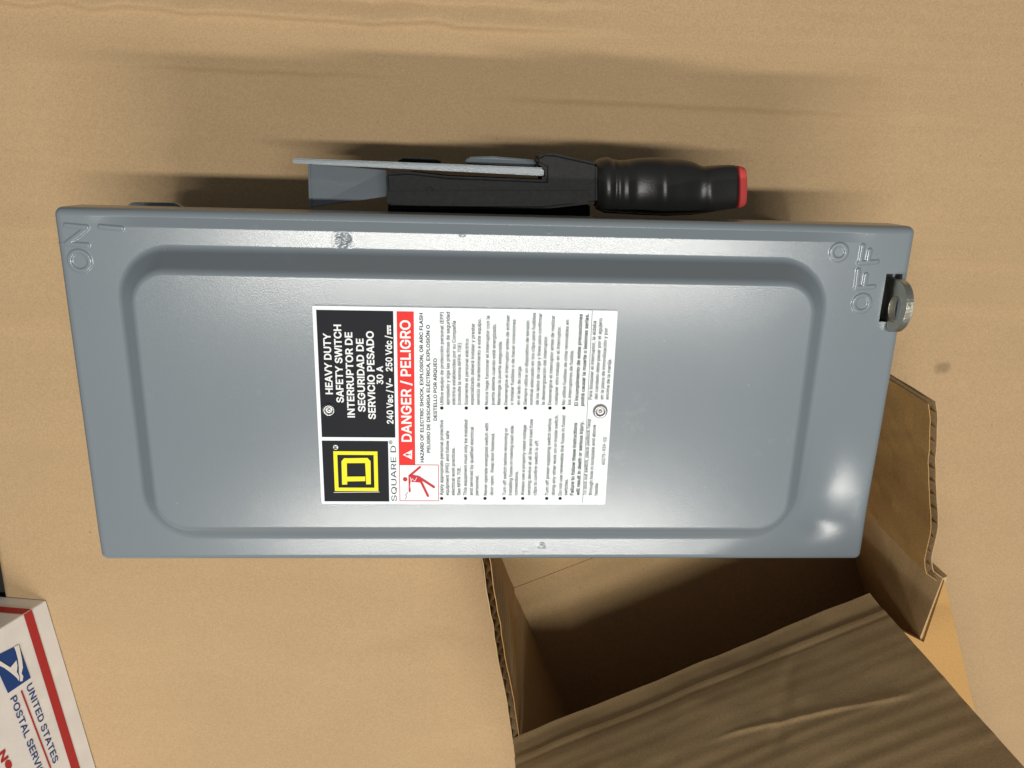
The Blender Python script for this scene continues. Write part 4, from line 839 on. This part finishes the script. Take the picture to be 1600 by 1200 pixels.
# right wall, with its top edge torn and caved in
Q = at(1437, 1000, ZT - 0.002)
wavy_wall('right_wall', [P3, P3 + dep * 0.034, P3 + dep * DL], [P2 + up * -0.001, Q, P2 + dep * DL - up * 0.004], 0.003, M_CARTON, CT, 90, 0.0005, 9)
RF = [P2 + up * -.0005, at(1459, 893, ZT), at(1457, 870, ZT), at(1466, 820, ZT), at(1463, 720, ZT), at(1466, 655, ZT), at(1463, 628, ZT)]
RFb = [P3 + up * .0005, np.array([0.2215, -0.070, GZ + .0005]), np.array([0.220, -0.06, GZ + .0005]), np.array([0.217, -0.045, GZ + .0005]), np.array([0.211, -0.02, GZ + .0005]), np.array([0.207, 0.004, GZ + .0005]), np.array([0.204, 0.014, GZ + .0005])]
corrugated('right_flap', RFb, RF, CT, M_CARTON, -1, seed=12, amp=0.0006)
# top wall: lit outer face shows as a wedge on the right
e1 = at(1525, 1120, ZT); rd = (e1 - P2) / np.linalg.norm(e1 - P2)
tw = [P1 + dep * 0.004, at(1362, 950, ZT) + dep * 0.006, Q + np.array([0.0012, 0, 0.002]), P2 + rd * 0.001, P2 + rd * DL, P1 + dep * DL]
slab('top_wall', [p + up * 0.0 for p in tw], -up * 0.0032, M_OUTER, CT)
slab('back_wall', [P4 + dep * DL, P3 + dep * DL, P2 + dep * DL, P1 + dep * DL], dep * 0.003, M_CARTON, CT)
# bottom flap between the carton and the switch
yb = -HY + 0.006
bf = [P4 + up * .0005, at(776, 873, GZ) + up * .0005, np.array([-0.004, yb, GZ + .0005]), np.array([P3[0] - 0.004, yb, GZ + .0005]), P3 + up * .0005]
slab('bottom_flap', [p + up * 0.0 for p in bf][::-1], up * 0.0022, M_CARTON, CT, 0.0)
# score line of the bottom flap
# top flap: stands up from the rim, washboarded by the flutes
T0 = at(805, 1161, ZT - 0.001); T1 = at(1362, 936, ZT - 0.001)
FH = 0.125
def ridge(I, J):
    h = J * FH
    y = h + 0.0016 * vnoise(I * 3, J * 3, 41) + 0.004 * (I - 0.5) * vnoise(I * 1.3, J * 5, 43)
    r = 0.00013 * np.sin(2 * math.pi * y / 0.0086) * (0.55 + 0.9 * vnoise(I * 2.2, J * 9, 45)) + 0.0004 * vnoise(I * 1.6, J * 24, 47)
    # rolled score at the rim
    r += 0.0013 * np.clip(h / 0.0115, 0, 1) * (1 - sstep(0.0115, 0.0142, h)) + 0.0003 * np.exp(-((h - 0.0185) / 0.0015) ** 2)
    # crumpled creases
    c = np.abs(J - 0.42 - 0.3 * (I - 0.5) - 0.03 * vnoise(I * 9, I * 0, 49)); r -= 0.0009 * np.exp(-(c / 0.012) ** 2) * sstep(0.45, 0.6, I) * (1 - sstep(0.85, 0.95, I))
    c = np.abs(I - 0.70 + 0.35 * (J - 0.3)); r += 0.0007 * np.exp(-(c / 0.02) ** 2) * sstep(0.15, 0.25, J) * (1 - sstep(0.5, 0.6, J))
    return r
lean = dep * 0.004
tf, n = wavy_wall('top_flap', [T0, T1], [T0 + up * FH + lean, T1 + up * FH + lean], 0.004, M_CARTON, CT, 180, 0.0007, 15, ridge, 240)
tf.data.polygons.foreach_set('use_smooth', [True] * len(tf.data.polygons))
md = tf.modifiers.new('edge', 'EDGE_SPLIT'); md.split_angle = math.radians(50)

# ------------------------------------------------------------------ mailing box at the lower left
V0 = at(72, 938, GZ); e1 = at(150, 1200, GZ)
d1 = (e1 - V0) / np.linalg.norm(e1 - V0)
d3 = at(0, 932, GZ) - V0; d3 = d3 / np.linalg.norm(d3)
uA = up + 0.30 * d3                          # the soft side wall slumps inwards
MX = thing('mailing_box', 'white postal shipping box with red stripe and blue lettering at lower left', 'shipping box', tuple(V0))
MH = 0.145; ML = 0.30; MW = 0.24
box8 = [V0, V0 + d1 * ML, V0 + d1 * ML + d3 * MW, V0 + d3 * MW]
m = MB(); m.add(box8 + [p + up * MH + d3 * (0.30 * MH if k in (0, 1) else 0) for k, p in enumerate(box8)], [(3, 2, 1, 0), (4, 5, 6, 7), (0, 1, 5, 4), (1, 2, 6, 5), (2, 3, 7, 6), (3, 0, 4, 7)])
m.build('box_body', M_MAIL, MX, 0.0004, 2)
nA = np.cross(d1, uA); nA = nA / np.linalg.norm(nA)
if nA[0] < 0: nA = -nA
nB = np.cross(d3, up); nB = nB / np.linalg.norm(nB)
if nB[1] < 0: nB = -nB
def onA(u, v, lift=0.0004):
    p = on_plane(u, v, V0, nA) ; return p + nA * lift
def coords(p):
    h = p[2] - GZ; return np.dot(p - V0 - uA * h, d1), h
def fromA(s, h, lift=0.0003): return V0 + d1 * s + uA * h + nA * lift
def fromB(s, h, lift=0.0003): return V0 + d3 * (s + 0.30 * h) + up * h + nB * lift
C8 = lambda u, v: (u / 3.75, 880 + v / 3.75)
def A8(u, v): return coords(onA(*C8(u, v), 0))
# red stripe, wraps from the end onto the side
h0 = A8(180, 285); h1 = A8(130, 320); g0 = A8(470, 1185); g1 = A8(420, 1185)
ha = (h0[1] + g0[1]) / 2 ; hb = (h1[1] + g1[1]) / 2
m = MB(); m.add([fromA(0.0002, ha), fromA(ML, ha), fromA(ML, hb), fromA(0.0002, hb)], [(0, 1, 2, 3)])
m.add([fromB(0.0002, ha), fromB(MW, ha), fromB(MW, hb), fromB(0.0002, hb)], [(0, 3, 2, 1)]); m.build('red_stripe', M_MAILRED, MX)
def polyA(name, polys, mat, lift=0.0003):
    m = MB()
    for p in polys:
        m.add([fromA(*A8(u, v), lift) for u, v in p], [tuple(range(len(p)))])
    me = mesh(name, m.v, m.f); bm = bmesh.new(); bm.from_mesh(me); bmesh.ops.triangulate(bm, faces=bm.faces); bm.to_mesh(me); bm.free()
    return link(name, me, mat, MX)
polyA('emblem', [[(-60, 560), (77, 492), (110, 478), (178, 672), (45, 762), (-20, 620)]], M_MAILBLUE)
polyA('emblem_bird', [[(-15, 566), (20, 588), (60, 613), (98, 642), (110, 668), (106, 690), (94, 672), (60, 642), (20, 613), (-15, 596)],
       [(106, 478), (112, 500), (124, 560), (130, 610), (122, 645), (132, 662), (128, 690), (112, 692), (113, 666), (106, 642), (106, 610), (100, 560), (88, 515), (78, 490)]], M_MAIL, 0.0006)
polyA('emblem_wing', [[(56, 612), (92, 568), (98, 600), (94, 640)]], M_MAIL, 0.0006)
polyA('thin_red_line', [[(118, 748), (128, 745), (300, 1200), (290, 1203)]], M_MAILRED)
def textA(name, txt, a, e, cap_px, mat, bold=0.02):
    """text on the side wall from crop point a to e (baseline), letter tops towards the floor"""
    v, f = text_geo(txt, bold, 3); sa, hA = A8(*a); se, hE = A8(*e)
    sx = (se - sa) / (v[:, 0].max() - v[:, 0].min()); sy = cap_px / CAPH
    P = [fromA(sa + (p[0] - v[:, 0].min()) * sx, (hA + (hE - hA) * (p[0] / v[:, 0].max())) - p[1] * sy, 0.0003 + p[2]) for p in v]
    return link(name, mesh(name, P, f), mat, MX)
capm = abs(A8(150, 715)[1] - A8(185, 702)[1])
textA('service_text', 'UNITED STATES', (152, 722), (312, 1178), capm, M_MAILBLUE, 0.012)
textA('service_text', 'POSTAL SERVICE®', (58, 795), (58 + 0.372 * 530, 795 + 530), capm, M_MAILBLUE, 0.012)
textA('red_text', 'N®', (-16, 1120), (36, 1225), capm * 1.1, M_MAILRED, 0.03)
